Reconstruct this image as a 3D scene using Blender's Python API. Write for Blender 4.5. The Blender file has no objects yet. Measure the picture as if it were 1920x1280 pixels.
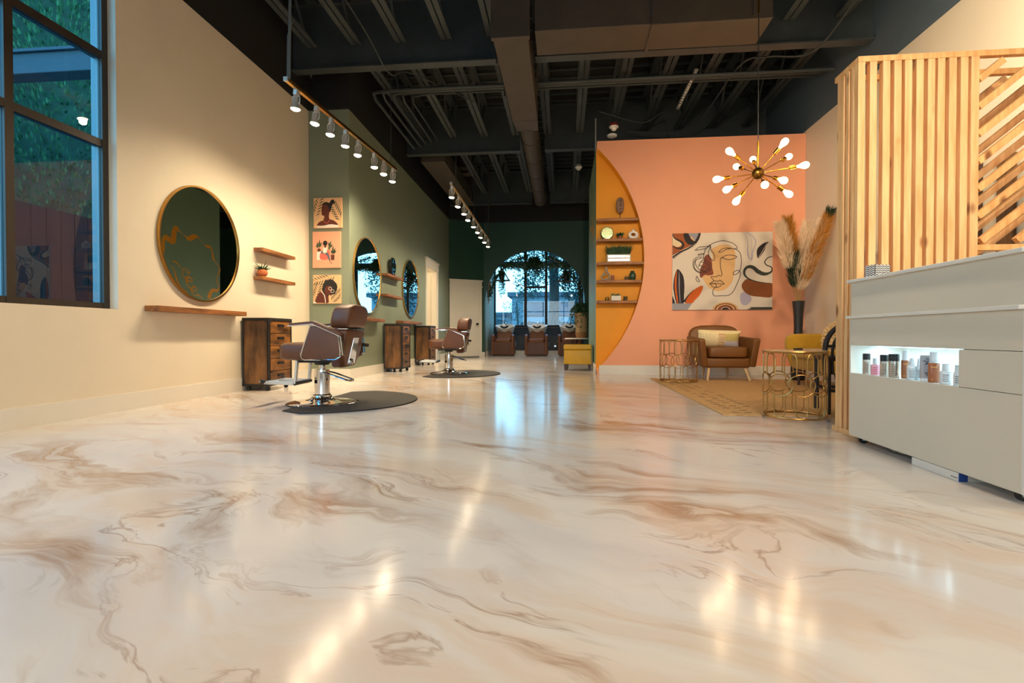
import bpy, bmesh, math, random
from mathutils import Vector, Matrix
random.seed(7)
PI = math.pi
SC = bpy.context.scene
COL = SC.collection
# ------------------------------------------------------------ camera model
F = 960.0
CAMH = .65
th = math.atan(96/F); ph = math.atan(12/F)
_cy, _sy, _cp, _sp = math.cos(th), math.sin(th), math.cos(ph), math.sin(ph)
FWD = Vector((-_sy*_cp, _cy*_cp, -_sp)); RT = Vector((_cy, _sy, 0)); UP = Vector((-_sy*_sp, _cy*_sp, _cp))
CAM = Vector((0, 0, CAMH))
def ray(x, y):
    return FWD + RT*((x-960)/F) + UP*((640-y)/F)
def oz(x, y, Z=0.):
    d = ray(x, y); return CAM + d*((Z-CAMH)/d.z)
def ox(x, y, X):
    d = ray(x, y); return CAM + d*(X/d.x)
def oy(x, y, Y):
    d = ray(x, y); return CAM + d*(Y/d.y)
def opl(x, y, P, n):
    d = ray(x, y); return CAM + d*((P-CAM).dot(n)/d.dot(n))
def pjx(p):
    q = p-CAM; return 960+F*q.dot(RT)/q.dot(FWD)
def onseg(x, A, B):
    lo, hi = -0.5, 1.5
    for _ in range(40):
        m = (lo+hi)/2
        if pjx(A+(B-A)*m) < x: lo = m
        else: hi = m
    return A+(B-A)*lo
# ------------------------------------------------------------ materials
def lin(c):
    return tuple((v/12.92 if v <= .04045 else ((v+.055)/1.055)**2.4) for v in [k/255. for k in c])+(1.,)
MATS = {}
def mat(name, rgb, rough=.5, metal=0., var=0., scale=6., stretch=(1, 1, 1), rgb2=None, bump=0., bscale=80., spec=.5, emit=None, estr=0., coat=0., sheen=0.):
    m = bpy.data.materials.new(name); m.use_nodes = True
    nt = m.node_tree; b = nt.nodes['Principled BSDF']; L = nt.links
    b.inputs['Base Color'].default_value = lin(rgb)
    b.inputs['Roughness'].default_value = rough
    b.inputs['Metallic'].default_value = metal
    b.inputs['Specular IOR Level'].default_value = spec
    if coat: b.inputs['Coat Weight'].default_value = coat; b.inputs['Coat Roughness'].default_value = .1
    if sheen: b.inputs['Sheen Weight'].default_value = sheen
    if emit: b.inputs['Emission Color'].default_value = lin(emit); b.inputs['Emission Strength'].default_value = estr
    if var or rgb2 or bump:
        tc = nt.nodes.new('ShaderNodeTexCoord'); mp = nt.nodes.new('ShaderNodeMapping')
        mp.inputs['Scale'].default_value = stretch; L.new(tc.outputs['Object'], mp.inputs['Vector'])
    if var or rgb2:
        n = nt.nodes.new('ShaderNodeTexNoise'); n.inputs['Scale'].default_value = scale; n.inputs['Detail'].default_value = 6
        n.inputs['Roughness'].default_value = .6
        L.new(mp.outputs['Vector'], n.inputs['Vector'])
        r = nt.nodes.new('ShaderNodeValToRGB')
        a = lin(rgb); c2 = lin(rgb2) if rgb2 else tuple(k*(1-var) for k in a[:3])+(1.,)
        r.color_ramp.elements[0].color = c2; r.color_ramp.elements[1].color = a
        r.color_ramp.elements[0].position = .35; r.color_ramp.elements[1].position = .65
        L.new(n.outputs['Fac'], r.inputs['Fac']); L.new(r.outputs['Color'], b.inputs['Base Color'])
    if bump:
        n2 = nt.nodes.new('ShaderNodeTexNoise'); n2.inputs['Scale'].default_value = bscale; n2.inputs['Detail'].default_value = 4
        L.new(mp.outputs['Vector'], n2.inputs['Vector'])
        bp = nt.nodes.new('ShaderNodeBump'); bp.inputs['Strength'].default_value = bump; bp.inputs['Distance'].default_value = .004
        L.new(n2.outputs['Fac'], bp.inputs['Height']); L.new(bp.outputs['Normal'], b.inputs['Normal'])
    MATS[name] = m
    return m
def emis(name, rgb, s):
    m = bpy.data.materials.new(name); m.use_nodes = True
    nt = m.node_tree; nt.nodes.remove(nt.nodes['Principled BSDF'])
    e = nt.nodes.new('ShaderNodeEmission'); e.inputs['Color'].default_value = lin(rgb); e.inputs['Strength'].default_value = s
    nt.links.new(e.outputs[0], nt.nodes['Material Output'].inputs['Surface']); MATS[name] = m
    return m
def glassmat(name, tint, refl=1.0):
    m = bpy.data.materials.new(name); m.use_nodes = True
    nt = m.node_tree; nt.nodes.remove(nt.nodes['Principled BSDF'])
    t = nt.nodes.new('ShaderNodeBsdfTransparent'); t.inputs['Color'].default_value = tuple(tint)+(1,)
    g = nt.nodes.new('ShaderNodeBsdfGlossy'); g.inputs['Roughness'].default_value = 0.0
    fr = nt.nodes.new('ShaderNodeFresnel'); fr.inputs['IOR'].default_value = 1.52
    mu = nt.nodes.new('ShaderNodeMath'); mu.operation = 'MULTIPLY'; mu.inputs[1].default_value = refl; mu.use_clamp = True
    mx = nt.nodes.new('ShaderNodeMixShader')
    ge = nt.nodes.new('ShaderNodeNewGeometry'); iv = nt.nodes.new('ShaderNodeMath'); iv.operation = 'SUBTRACT'; iv.inputs[0].default_value = 1.0
    m2 = nt.nodes.new('ShaderNodeMath'); m2.operation = 'MULTIPLY'
    nt.links.new(ge.outputs['Backfacing'], iv.inputs[1]); nt.links.new(fr.outputs[0], mu.inputs[0]); nt.links.new(mu.outputs[0], m2.inputs[0]); nt.links.new(iv.outputs[0], m2.inputs[1]); nt.links.new(m2.outputs[0], mx.inputs[0])
    nt.links.new(t.outputs[0], mx.inputs[1]); nt.links.new(g.outputs[0], mx.inputs[2])
    nt.links.new(mx.outputs[0], nt.nodes['Material Output'].inputs['Surface']); MATS[name] = m
    return m
cream = mat('cream_paint', (224, 212, 190), .55, var=.05, scale=1.5, bump=.12, bscale=120)
sage = mat('sage_paint', (130, 140, 120), .6, var=.06, scale=1.2, bump=.12, bscale=120)
olive = mat('olive_paint', (116, 138, 112), .6, var=.06, scale=1.2)
forest = mat('forest_paint', (36, 72, 60), .5, var=.1, scale=1.5)
black = mat('black_paint', (23, 22, 21), .7, var=.15, scale=3)
pink = mat('peach_paint', (236, 162, 124), .6, var=.04, scale=1.5)
yellow = mat('ochre_paint', (232, 152, 4), .6, var=.05, scale=2)
white = mat('white_trim', (226, 220, 208), .4, var=.03, scale=3)
steelblk = mat('black_steel', (30, 28, 27), .6, var=.2, scale=5)
joistm = mat('joist_paint', (64, 72, 74), .55, var=.25, scale=4)
ductm = mat('duct_paint', (74, 66, 56), .6, var=.2, scale=3)
gold = mat('brushed_gold', (206, 158, 84), .28, 1., var=.1, scale=20)
brass = mat('polished_brass', (212, 150, 50), .22, 1.)
darkbrass = mat('aged_brass', (120, 88, 40), .35, 1.)
bronze = mat('gold_wire', (186, 146, 88), .32, 1.)
chrome = mat('chrome', (225, 225, 228), .07, 1.)
whitemetal = mat('satin_nickel', (215, 215, 210), .35, .6)
mirror = mat('mirror_glass', (235, 238, 236), .0, 1.)
blackpl = mat('black_plastic', (22, 22, 23), .45)
rubber = mat('black_rubber_mat', (44, 42, 42), .75, bump=.2, bscale=200)
leather = mat('brown_leather', (98, 57, 33), .42, var=.12, scale=8, bump=.2, bscale=300)
leather2 = mat('tan_leather', (124, 76, 48), .45, var=.12, scale=8, bump=.2, bscale=300)
saddle = mat('saddle_leather', (116, 70, 22), .5, var=.12, scale=7, bump=.15, bscale=250)
mustard = mat('mustard_velvet', (192, 146, 20), .75, var=.12, scale=10, sheen=.3)
mustleather = mat('mustard_leather', (208, 158, 28), .45, var=.08, scale=8, bump=.15, bscale=200)
beech = mat('beech_leg', (214, 178, 132), .45, var=.15, scale=5, stretch=(4, 4, .6))
walnut = mat('walnut_leg', (70, 42, 28), .45, var=.3, scale=5, stretch=(4, 4, .6))
rustic = mat('rustic_wood', (132, 90, 48), .5, rgb2=(58, 36, 18), scale=2.8, stretch=(3.2, 3.2, .8), bump=.2, bscale=60)
rustich = mat('rustic_drawer_wood', (160, 104, 44), .34, rgb2=(52, 33, 16), scale=2.6, stretch=(3, 1.3, 4), bump=.2, bscale=60)
shelfw = mat('shelf_wood', (162, 104, 54), .5, rgb2=(104, 62, 30), scale=4, stretch=(6, .8, 6), bump=.15, bscale=60)
shelfwx = mat('niche_shelf_wood', (172, 112, 60), .55, rgb2=(120, 72, 34), scale=4, stretch=(.8, 6, 6))
blockp = mat('cabinet_edge', (34, 30, 28), .5)
pine = mat('pine_slat', (242, 198, 142), .5, rgb2=(218, 162, 104), scale=3.0, stretch=(9, 9, .8), bump=.1, bscale=90)
pined = mat('pine_slat_diagonal', (240, 190, 126), .5, rgb2=(214, 154, 92), scale=3.0, stretch=(9, 9, .8), bump=.1, bscale=90)
laminate = mat('white_laminate', (214, 205, 188), .45, var=.02, scale=2)
laminate2 = mat('white_edge', (222, 218, 210), .4)
ivory = mat('ivory_ceramic', (232, 228, 220), .3)
grey_tile = mat('grey_splash_wall', (74, 78, 84), .6, rgb2=(58, 62, 70), scale=2)
jute = mat('jute_rug', (224, 184, 128), .9, rgb2=(190, 146, 92), scale=14, stretch=(1, 6, 1), bump=.8, bscale=160)
jutedark = mat('rug_dark_knot', (70, 52, 34), .95)
terracotta = mat('terracotta', (190, 104, 56), .7, var=.1)
greenleaf = mat('green_leaf', (56, 92, 44), .55, rgb2=(34, 66, 34), scale=8)
darkleaf = mat('dark_leaf', (52, 92, 54), .55, rgb2=(26, 54, 32), scale=8)
sageleaf = mat('sage_leaf', (138, 152, 104), .6, rgb2=(70, 92, 60), scale=8)
basket = mat('woven_basket', (196, 168, 128), .85, rgb2=(140, 112, 78), scale=30, stretch=(1, 1, 5), bump=.6, bscale=120)
basket2 = mat('woven_basket_band', (150, 108, 66), .85, var=.2, scale=30)
stone = mat('stone_carving', (140, 108, 90), .8, var=.2, scale=18, bump=.4, bscale=50)
matwhite = mat('matte_white_ceramic', (226, 220, 206), .5)
greyresin = mat('silver_resin', (172, 160, 144), .45, .2, var=.1)
greenglaze = mat('green_glaze', (40, 66, 46), .35)
mirrorbox = mat('mirrored_box', (214, 216, 224), .12, 1.)
blackvase = mat('black_vase', (38, 34, 32), .35)
plumeC = mat('cream_plume', (242, 216, 182), .95, var=.15, scale=14)
plumeO = mat('ochre_plume', (196, 130, 40), .95, var=.25, scale=14)
plumeG = mat('green_plume', (24, 52, 34), .95, var=.25, scale=14)
rattan = mat('dark_rattan', (48, 40, 36), .5, var=.2, scale=12)
petal = mat('cream_petal', (240, 212, 160), .85, var=.1, scale=9)
def add_knots(m):
    nt = m.node_tree; N = nt.nodes.new; L = nt.links; b = nt.nodes['Principled BSDF']
    src = b.inputs['Base Color'].links[0].from_socket
    tc = N('ShaderNodeTexCoord'); mp = N('ShaderNodeMapping'); mp.inputs['Scale'].default_value = (5.5, 5.5, 3.2); L.new(tc.outputs['Object'], mp.inputs[0])
    v = N('ShaderNodeTexVoronoi'); v.inputs['Scale'].default_value = 1.0; L.new(mp.outputs[0], v.inputs['Vector'])
    r = N('ShaderNodeValToRGB'); e = r.color_ramp.elements; e[0].position = .07; e[0].color = (1, 1, 1, 1); e[1].position = .17; e[1].color = (0, 0, 0, 1); L.new(v.outputs['Distance'], r.inputs[0])
    x = N('ShaderNodeMixRGB'); L.new(r.outputs[0], x.inputs[0]); L.new(src, x.inputs[1]); x.inputs[2].default_value = lin((138, 82, 40)); L.new(x.outputs[0], b.inputs['Base Color'])
add_knots(pine); add_knots(pined)
emtrack = emis('lamp_glow', (255, 228, 180), 18.)
embulb = emis('bulb_glow', (255, 218, 160), 7.)
emled = emis('led_glow', (170, 226, 255), 4.)
emwarm = emis('sconce_glow', (255, 226, 176), 8.)
winglass = glassmat('window_glass', (.52, .84, .97), 1.8)
frontglass = glassmat('clear_glass', (.95, .97, .97), 1.0)
tabletop = glassmat('table_glass', (.93, .9, .86), 1.5)
alu = mat('aluminium_outer', (116, 126, 130), .4, .4)
bronzeframe = mat('bronze_window_frame', (54, 45, 36), .45, var=.15)
asphalt = mat('pale_paving', (124, 136, 146), .9, var=.2)
bldg = mat('pale_stucco', (132, 142, 146), .8, var=.06, scale=1)
bldgd = mat('grey_stucco', (84, 92, 98), .8, var=.1, scale=1)
bark = mat('tree_bark', (96, 88, 80), .9, rgb2=(60, 54, 48), scale=4, stretch=(3, 3, .6), bump=.6, bscale=20)
treeleaf = mat('tree_leaf', (104, 160, 110), .7, rgb2=(58, 112, 80), scale=3)
streetleaf = mat('street_leaf', (52, 84, 74), .7, rgb2=(28, 54, 50), scale=3)
fencem = mat('dark_fence', (34, 27, 25), .8, var=.2)
def floor_mat():
    m = bpy.data.materials.new('marbled_epoxy'); m.use_nodes = True
    nt = m.node_tree; b = nt.nodes['Principled BSDF']; L = nt.links; N = nt.nodes.new
    tc = N('ShaderNodeTexCoord')
    rot = N('ShaderNodeMapping'); rot.inputs['Rotation'].default_value = (0, 0, .5)
    L.new(tc.outputs['Object'], rot.inputs['Vector'])
    # domain warp
    w = N('ShaderNodeTexNoise'); w.inputs['Scale'].default_value = 1.1; w.inputs['Detail'].default_value = 3
    L.new(rot.outputs[0], w.inputs['Vector'])
    ws = N('ShaderNodeVectorMath'); ws.operation = 'SUBTRACT'; ws.inputs[1].default_value = (.5, .5, .5); L.new(w.outputs['Color'], ws.inputs[0])
    wm = N('ShaderNodeVectorMath'); wm.operation = 'SCALE'; wm.inputs['Scale'].default_value = .9; L.new(ws.outputs[0], wm.inputs[0])
    wa = N('ShaderNodeVectorMath'); wa.operation = 'ADD'; L.new(rot.outputs[0], wa.inputs[0]); L.new(wm.outputs[0], wa.inputs[1])
    st = N('ShaderNodeMapping'); st.inputs['Scale'].default_value = (.8, 2.7, 1); L.new(wa.outputs[0], st.inputs['Vector'])
    def noise(src, sc, det, rough, dist, off=0):
        mp = N('ShaderNodeMapping'); mp.inputs['Location'].default_value = (off, off*1.7, off*.6); L.new(src.outputs[0], mp.inputs['Vector'])
        n = N('ShaderNodeTexNoise'); n.inputs['Scale'].default_value = sc; n.inputs['Detail'].default_value = det
        n.inputs['Roughness'].default_value = rough; n.inputs['Distortion'].default_value = dist
        L.new(mp.outputs[0], n.inputs['Vector']); return n
    def ramp(src, pts):
        r = N('ShaderNodeValToRGB'); e = r.color_ramp.elements
        e[0].position, e[0].color = pts[0]; e[1].position, e[1].color = pts[-1]
        for p, c in pts[1:-1]:
            k = e.new(p); k.color = c
        L.new(src, r.inputs['Fac']); return r
    g = lambda v: (v, v, v, 1)
    base = noise(st, .8, 4, .55, .4, 3)
    cb = ramp(base.outputs['Fac'], [(.3, lin((200, 195, 195))), (.5, lin((210, 205, 201))), (.7, lin((220, 213, 204)))])
    tan = noise(st, .75, 6, .58, .7, 11)
    ft = ramp(tan.outputs['Fac'], [(.5, g(0)), (.6, g(.55)), (.70, g(.3)), (.8, g(.6))])
    mx1 = N('ShaderNodeMixRGB'); L.new(ft.outputs['Color'], mx1.inputs['Fac']); L.new(cb.outputs['Color'], mx1.inputs[1]); mx1.inputs[2].default_value = lin((204, 178, 154))
    # sharp brown smears: a soft edge on one side, a hard one on the other
    sm = noise(st, .9, 8, .62, .55, 23)
    fs = ramp(sm.outputs['Fac'], [(.55, g(0)), (.61, g(.5)), (.665, g(1)), (.69, g(.25)), (.78, g(0))])
    mask = noise(rot, .7, 2, .5, 0, 5)
    fm = ramp(mask.outputs['Fac'], [(.38, g(0)), (.55, g(1))])
    mu = N('ShaderNodeMath'); mu.operation = 'MULTIPLY'; L.new(fs.outputs['Color'], mu.inputs[0]); L.new(fm.outputs['Color'], mu.inputs[1])
    mu2 = N('ShaderNodeMath'); mu2.operation = 'MULTIPLY'; mu2.inputs[1].default_value = .88; L.new(mu.outputs[0], mu2.inputs[0])
    mx2 = N('ShaderNodeMixRGB'); L.new(mu2.outputs[0], mx2.inputs['Fac']); L.new(mx1.outputs[0], mx2.inputs[1]); mx2.inputs[2].default_value = lin((156, 118, 84))
    # thin dark veins
    vn = noise(st, 1.0, 6, .6, .8, 41)
    fv = ramp(vn.outputs['Fac'], [(.48, g(0)), (.5, g(.55)), (.515, g(0))])
    mask2 = noise(rot, 1.1, 2, .5, 0, 15)
    fm2 = ramp(mask2.outputs['Fac'], [(.5, g(0)), (.64, g(1))])
    mv = N('ShaderNodeMath'); mv.operation = 'MULTIPLY'; L.new(fv.outputs['Color'], mv.inputs[0]); L.new(fm2.outputs['Color'], mv.inputs[1])
    mx3 = N('ShaderNodeMixRGB'); L.new(mv.outputs[0], mx3.inputs['Fac']); L.new(mx2.outputs[0], mx3.inputs[1]); mx3.inputs[2].default_value = lin((136, 96, 62))
    L.new(mx3.outputs[0], b.inputs['Base Color'])
    b.inputs['Roughness'].default_value = .17
    b.inputs['Specular IOR Level'].default_value = .25
    rn = N('ShaderNodeTexNoise'); rn.inputs['Scale'].default_value = 2.2; rn.inputs['Detail'].default_value = 5; L.new(tc.outputs['Object'], rn.inputs['Vector'])
    rr = N('ShaderNodeMapRange'); rr.inputs['To Min'].default_value = .11; rr.inputs['To Max'].default_value = .16; L.new(rn.outputs['Fac'], rr.inputs['Value']); L.new(rr.outputs[0], b.inputs['Roughness'])
    bp = N('ShaderNodeBump'); bp.inputs['Strength'].default_value = .05; bp.inputs['Distance'].default_value = .01; L.new(rn.outputs['Fac'], bp.inputs['Height']); L.new(bp.outputs[0], b.inputs['Normal'])
    return m
epoxy = floor_mat()
# ------------------------------------------------------------ mesh builder
class MB:
    def __init__(s):
        s.v = []; s.f = []; s.mi = []; s.m = 0; s.mats = []
    def use(s, m):
        if m not in s.mats: s.mats.append(m)
        s.m = s.mats.index(m); return s
    def add(s, vs, fs):
        o = len(s.v); s.v += [tuple(v) for v in vs]
        for f in fs:
            s.f.append(tuple(o+i for i in f)); s.mi.append(s.m)
        return s
    def box(s, x0, x1, y0, y1, z0, z1, M=None):
        vs = [Vector((x, y, z)) for z in (z0, z1) for y in (y0, y1) for x in (x0, x1)]
        if M is not None: vs = [M @ v for v in vs]
        return s.add(vs, [(0, 2, 3, 1), (4, 5, 7, 6), (0, 1, 5, 4), (2, 6, 7, 3), (0, 4, 6, 2), (1, 3, 7, 5)])
    def bar(s, a, b, w, h=None, up=(0, 0, 1)):
        a = Vector(a); b = Vector(b); h = h or w; d = (b-a).normalized(); u = Vector(up)
        if abs(d.dot(u)) > .98: u = Vector((1, 0, 0))
        r = d.cross(u).normalized(); u = r.cross(d)
        vs = [p+r*(sx*w/2)+u*(sz*h/2) for p in (a, b) for sz in (-1, 1) for sx in (-1, 1)]
        return s.add(vs, [(0, 1, 3, 2), (4, 6, 7, 5), (0, 4, 5, 1), (2, 3, 7, 6), (0, 2, 6, 4), (1, 5, 7, 3)])
    def cyl(s, a, b, r0, r1=None, n=20):
        a = Vector(a); b = Vector(b); r1 = r0 if r1 is None else r1
        d = (b-a).normalized(); u = Vector((0, 0, 1)) if abs(d.z) < .9 else Vector((1, 0, 0))
        x = d.cross(u).normalized(); y = d.cross(x)
        vs = []
        for p, r in ((a, r0), (b, r1)):
            for k in range(n):
                t = 2*PI*k/n; vs.append(p+x*(r*math.cos(t))+y*(r*math.sin(t)))
        fs = [(k, (k+1) % n, n+(k+1) % n, n+k) for k in range(n)]
        return s.add(vs, fs+[tuple(range(n-1, -1, -1)), tuple(range(n, 2*n))])
    def tube(s, pts, r, n=8, closed=False):
        pts = [Vector(p) for p in pts]; N = len(pts); vs = []; prev = None
        rs = r if isinstance(r, (list, tuple)) else [r]*N
        for i, p in enumerate(pts):
            if closed: d = pts[(i+1) % N]-pts[i-1]
            else: d = pts[min(i+1, N-1)]-pts[max(i-1, 0)]
            d.normalize()
            if prev is None:
                u = Vector((0, 0, 1)) if abs(d.z) < .9 else Vector((1, 0, 0)); x = d.cross(u).normalized()
            else:
                x = prev-d*prev.dot(d)
                x = x.normalized() if x.length > 1e-6 else d.orthogonal().normalized()
            prev = x; y = d.cross(x)
            for k in range(n):
                t = 2*PI*k/n; vs.append(p+x*(rs[i]*math.cos(t))+y*(rs[i]*math.sin(t)))
        fs = []
        for i in range(N if closed else N-1):
            j = (i+1) % N
            for k in range(n):
                fs.append((i*n+k, i*n+(k+1) % n, j*n+(k+1) % n, j*n+k))
        if not closed:
            fs += [tuple(range(n-1, -1, -1)), tuple((N-1)*n+k for k in range(n))]
        return s.add(vs, fs)
    def lathe(s, prof, c=(0, 0, 0), n=28, M=None, ang=2*PI):
        vs = []; N = len(prof); full = abs(ang-2*PI) < 1e-6; nn = n if full else n+1
        for r, z in prof:
            for k in range(nn):
                t = ang*k/n; p = Vector((r*math.cos(t), r*math.sin(t), z))
                if M is not None: p = M @ p
                vs.append(p+Vector(c))
        fs = []
        for i in range(N-1):
            for k in range(n):
                k2 = (k+1) % nn
                fs.append((i*nn+k, i*nn+k2, (i+1)*nn+k2, (i+1)*nn+k))
        if full:
            if prof[0][0] > 1e-5: fs.append(tuple(range(n-1, -1, -1)))
            if prof[-1][0] > 1e-5: fs.append(tuple((N-1)*n+k for k in range(n)))
        return s.add(vs, fs)
    def prism(s, poly, fn, d0, d1):
        """extrude a 2-D polygon; fn(u, v, d) -> point"""
        n = len(poly)
        vs = [fn(u, v, d0) for u, v in poly]+[fn(u, v, d1) for u, v in poly]
        fs = [(k, (k+1) % n, n+(k+1) % n, n+k) for k in range(n)]
        return s.add(vs, fs+[tuple(range(n-1, -1, -1)), tuple(range(n, 2*n))])
    def poly(s, pts):
        return s.add(pts, [tuple(range(len(pts)))])
    def ball(s, c, r, nu=18, nv=12, M=None):
        rx, ry, rz = r if isinstance(r, (tuple, list)) else (r, r, r)
        vs = []; fs = []
        for i in range(nv+1):
            a = PI*i/nv
            for k in range(nu):
                t = 2*PI*k/nu
                p = Vector((rx*math.sin(a)*math.cos(t), ry*math.sin(a)*math.sin(t), rz*math.cos(a)))
                if M is not None: p = M @ p
                vs.append(p+Vector(c))
        for i in range(nv):
            for k in range(nu):
                fs.append((i*nu+k, (i+1)*nu+k, (i+1)*nu+(k+1) % nu, i*nu+(k+1) % nu))
        return s.add(vs, fs)
    def puff(s, c, half, e=.35, nu=28, nv=18, M=None):
        """rounded cushion (superellipsoid)"""
        vs = []; fs = []; sg = lambda w, p: math.copysign(abs(w)**p, w)
        for i in range(nv+1):
            a = -PI/2+PI*i/nv
            for k in range(nu):
                t = 2*PI*k/nu
                p = Vector((half[0]*sg(math.cos(a), e)*sg(math.cos(t), e), half[1]*sg(math.cos(a), e)*sg(math.sin(t), e), half[2]*sg(math.sin(a), e)))
                if M is not None: p = M @ p
                vs.append(p+Vector(c))
        for i in range(nv):
            for k in range(nu):
                fs.append((i*nu+k, i*nu+(k+1) % nu, (i+1)*nu+(k+1) % nu, (i+1)*nu+k))
        return s.add(vs, fs)
    def leaf(s, p, d, L, w, nrm=None):
        p = Vector(p); d = Vector(d).normalized()
        u = Vector(nrm) if nrm is not None else Vector((random.uniform(-1, 1), random.uniform(-1, 1), random.uniform(-1, 1)))
        x = d.cross(u)
        x = x.normalized() if x.length > 1e-4 else d.orthogonal().normalized()
        nn = x.cross(d)
        return s.add([p, p+d*(L*.35)+x*(w/2)+nn*(w*.15), p+d*L, p+d*(L*.35)-x*(w/2)+nn*(w*.15)], [(0, 1, 2, 3)])
def obj(name, mb, m=None, parent=None, smooth=False, bevel=0., subd=0, loc=None):
    me = bpy.data.meshes.new(name); me.from_pydata([tuple(v) for v in mb.v], [], mb.f)
    if mb.mats:
        for k in mb.mats: me.materials.append(k)
        for p, i in zip(me.polygons, mb.mi): p.material_index = i
    elif m: me.materials.append(m)
    bm = bmesh.new(); bm.from_mesh(me)
    bmesh.ops.remove_doubles(bm, verts=bm.verts, dist=1e-6)
    bmesh.ops.recalc_face_normals(bm, faces=bm.faces)
    bm.to_mesh(me); bm.free()
    o = bpy.data.objects.new(name, me); COL.objects.link(o)
    if parent is not None: o.parent = parent
    if loc is not None: o.location = loc
    if bevel:
        md = o.modifiers.new('bevel', 'BEVEL'); md.width = bevel; md.segments = 4 if smooth else 2; md.limit_method = 'ANGLE'; md.angle_limit = math.radians(32 if smooth else 40)
    if smooth:
        for p in me.polygons: p.use_smooth = True
        md = o.modifiers.new('edge', 'EDGE_SPLIT'); md.split_angle = math.radians(38)
    if subd:
        md = o.modifiers.new('sub', 'SUBSURF'); md.levels = subd; md.render_levels = subd
    return o
def tag(o, label, cat, group=None, kind=None):
    o['label'] = label; o['category'] = cat
    if group: o['group'] = group
    if kind: o['kind'] = kind
    return o
def thing(name, label, cat, loc=(0, 0, 0), rz=0., group=None):
    o = bpy.data.objects.new(name, None); COL.objects.link(o); o.empty_display_size = .1
    o.location = loc; o.rotation_euler = (0, 0, rz)
    return tag(o, label, cat, group)
def struct(name, mb, m=None, parent=None, **k):
    o = obj(name, mb, m, parent, **k)
    if parent is None: o['kind'] = 'structure'
    return o
def dup(root, loc, rz, label):
    r = root.copy(); COL.objects.link(r); r.location = loc; r.rotation_euler = (0, 0, rz); r['label'] = label
    for ch in list(root.children):
        c = ch.copy(); COL.objects.link(c); c.parent = r
        for g in list(ch.children):
            d = g.copy(); COL.objects.link(d); d.parent = c
    return r
def smoothpts(pts, n=8, closed=False):
    P = [Vector(p) for p in pts]; N = len(P); out = []
    for i in range(N if closed else N-1):
        p0 = P[i-1] if (closed or i > 0) else P[0]; p1 = P[i]; p2 = P[(i+1) % N]
        p3 = P[(i+2) % N] if (closed or i+2 < N) else P[-1]
        for k in range(n):
            t = k/n
            out.append(.5*((2*p1)+(p2-p0)*t+(2*p0-5*p1+4*p2-p3)*t*t+(3*p1-p0-3*p2+p3)*t**3))
    if not closed: out.append(P[-1])
    return out
def ribbon(mb, pts, w, fn, d, n=8, closed=False):
    """flat painted line; w = number or list of widths per control point"""
    ws = w if isinstance(w, (list, tuple)) else [w]*len(pts)
    P = smoothpts([(p[0], p[1], ws[i]) for i, p in enumerate(pts)], n, closed)
    L = []; R = []; N = len(P)
    for i, p in enumerate(P):
        a = P[(i-1) % N] if closed else P[max(i-1, 0)]; b = P[(i+1) % N] if closed else P[min(i+1, N-1)]
        t = Vector((b.x-a.x, b.y-a.y)); t = t.normalized() if t.length > 1e-9 else Vector((1, 0)); nx, ny = -t.y, t.x
        h = max(p.z, 0)/2
        L.append((p.x+nx*h, p.y+ny*h)); R.append((p.x-nx*h, p.y-ny*h))
    vs = [fn(u, v, d) for u, v in L]+[fn(u, v, d) for u, v in R]
    fs = [(i, (i+1) % N, N+(i+1) % N, N+i) for i in range(N if closed else N-1)]
    return mb.add(vs, fs)
def blob(mb, pts, fn, d, n=6, smooth=True):
    P = smoothpts([(p[0], p[1], 0) for p in pts], n, True) if smooth else [Vector((p[0], p[1], 0)) for p in pts]
    return mb.add([fn(p.x, p.y, d) for p in P], [tuple(range(len(P)))])
P_TRACK, P_BULB, P_FRONT, EXPOSURE = 52., 2.2, 46., 0.64
# ============================================================ the setting
XL, XR = -3.75, 3.84
YC = 7.27                     # alcove (end of the cream wall)
WT = 3.96; DECK = 5.25
YP = 8.62                     # peach wall
YA = 15.0                     # arch wall
YB = 17.2                     # wash niche back wall
G0 = oy(655, 500, YC); G0.z = 0
G1 = oy(841.5, 500, 14.4); G1.z = 0
GD = (G1-G0).normalized(); GN = Vector((GD.y, -GD.x, 0))
D0 = G1.copy(); D1 = oy(907, 600, YA); D1.z = 0
DD = (D1-D0).normalized(); DN = Vector((DD.y, -DD.x, 0))
def gp(s, z, o=0.): return G0+GD*s+GN*o+Vector((0, 0, z))
def dp(s, z, o=0.): return D0+DD*s+DN*o+Vector((0, 0, z))
def gpx(x, y, o=0.):
    p = opl(x, y, G0+GN*o, GN); return (p-G0).dot(GD), p.z
def dpx(x, y, o=0.):
    p = opl(x, y, D0+DN*o, DN); return (p-D0).dot(DD), p.z
def slab(mb, fn, s0, s1, z0, z1, o0, o1):
    vs = [fn(s, z, o) for z in (z0, z1) for o in (o0, o1) for s in (s0, s1)]
    return mb.add(vs, [(0, 2, 3, 1), (4, 5, 7, 6), (0, 1, 5, 4), (2, 6, 7, 3), (0, 4, 6, 2), (1, 3, 7, 5)])
fl = MB().box(XL-.28, XR+.2, -6.2, 17.35, -.12, 0).box(-6.3, XL-.281, 9.5, 15.5, -.12, 0)
struct('floor', fl, epoxy)
struct('ceiling', MB().box(XL-.28, XR+.2, -6.2, 15.2, DECK, DECK+.15), black)
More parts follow.
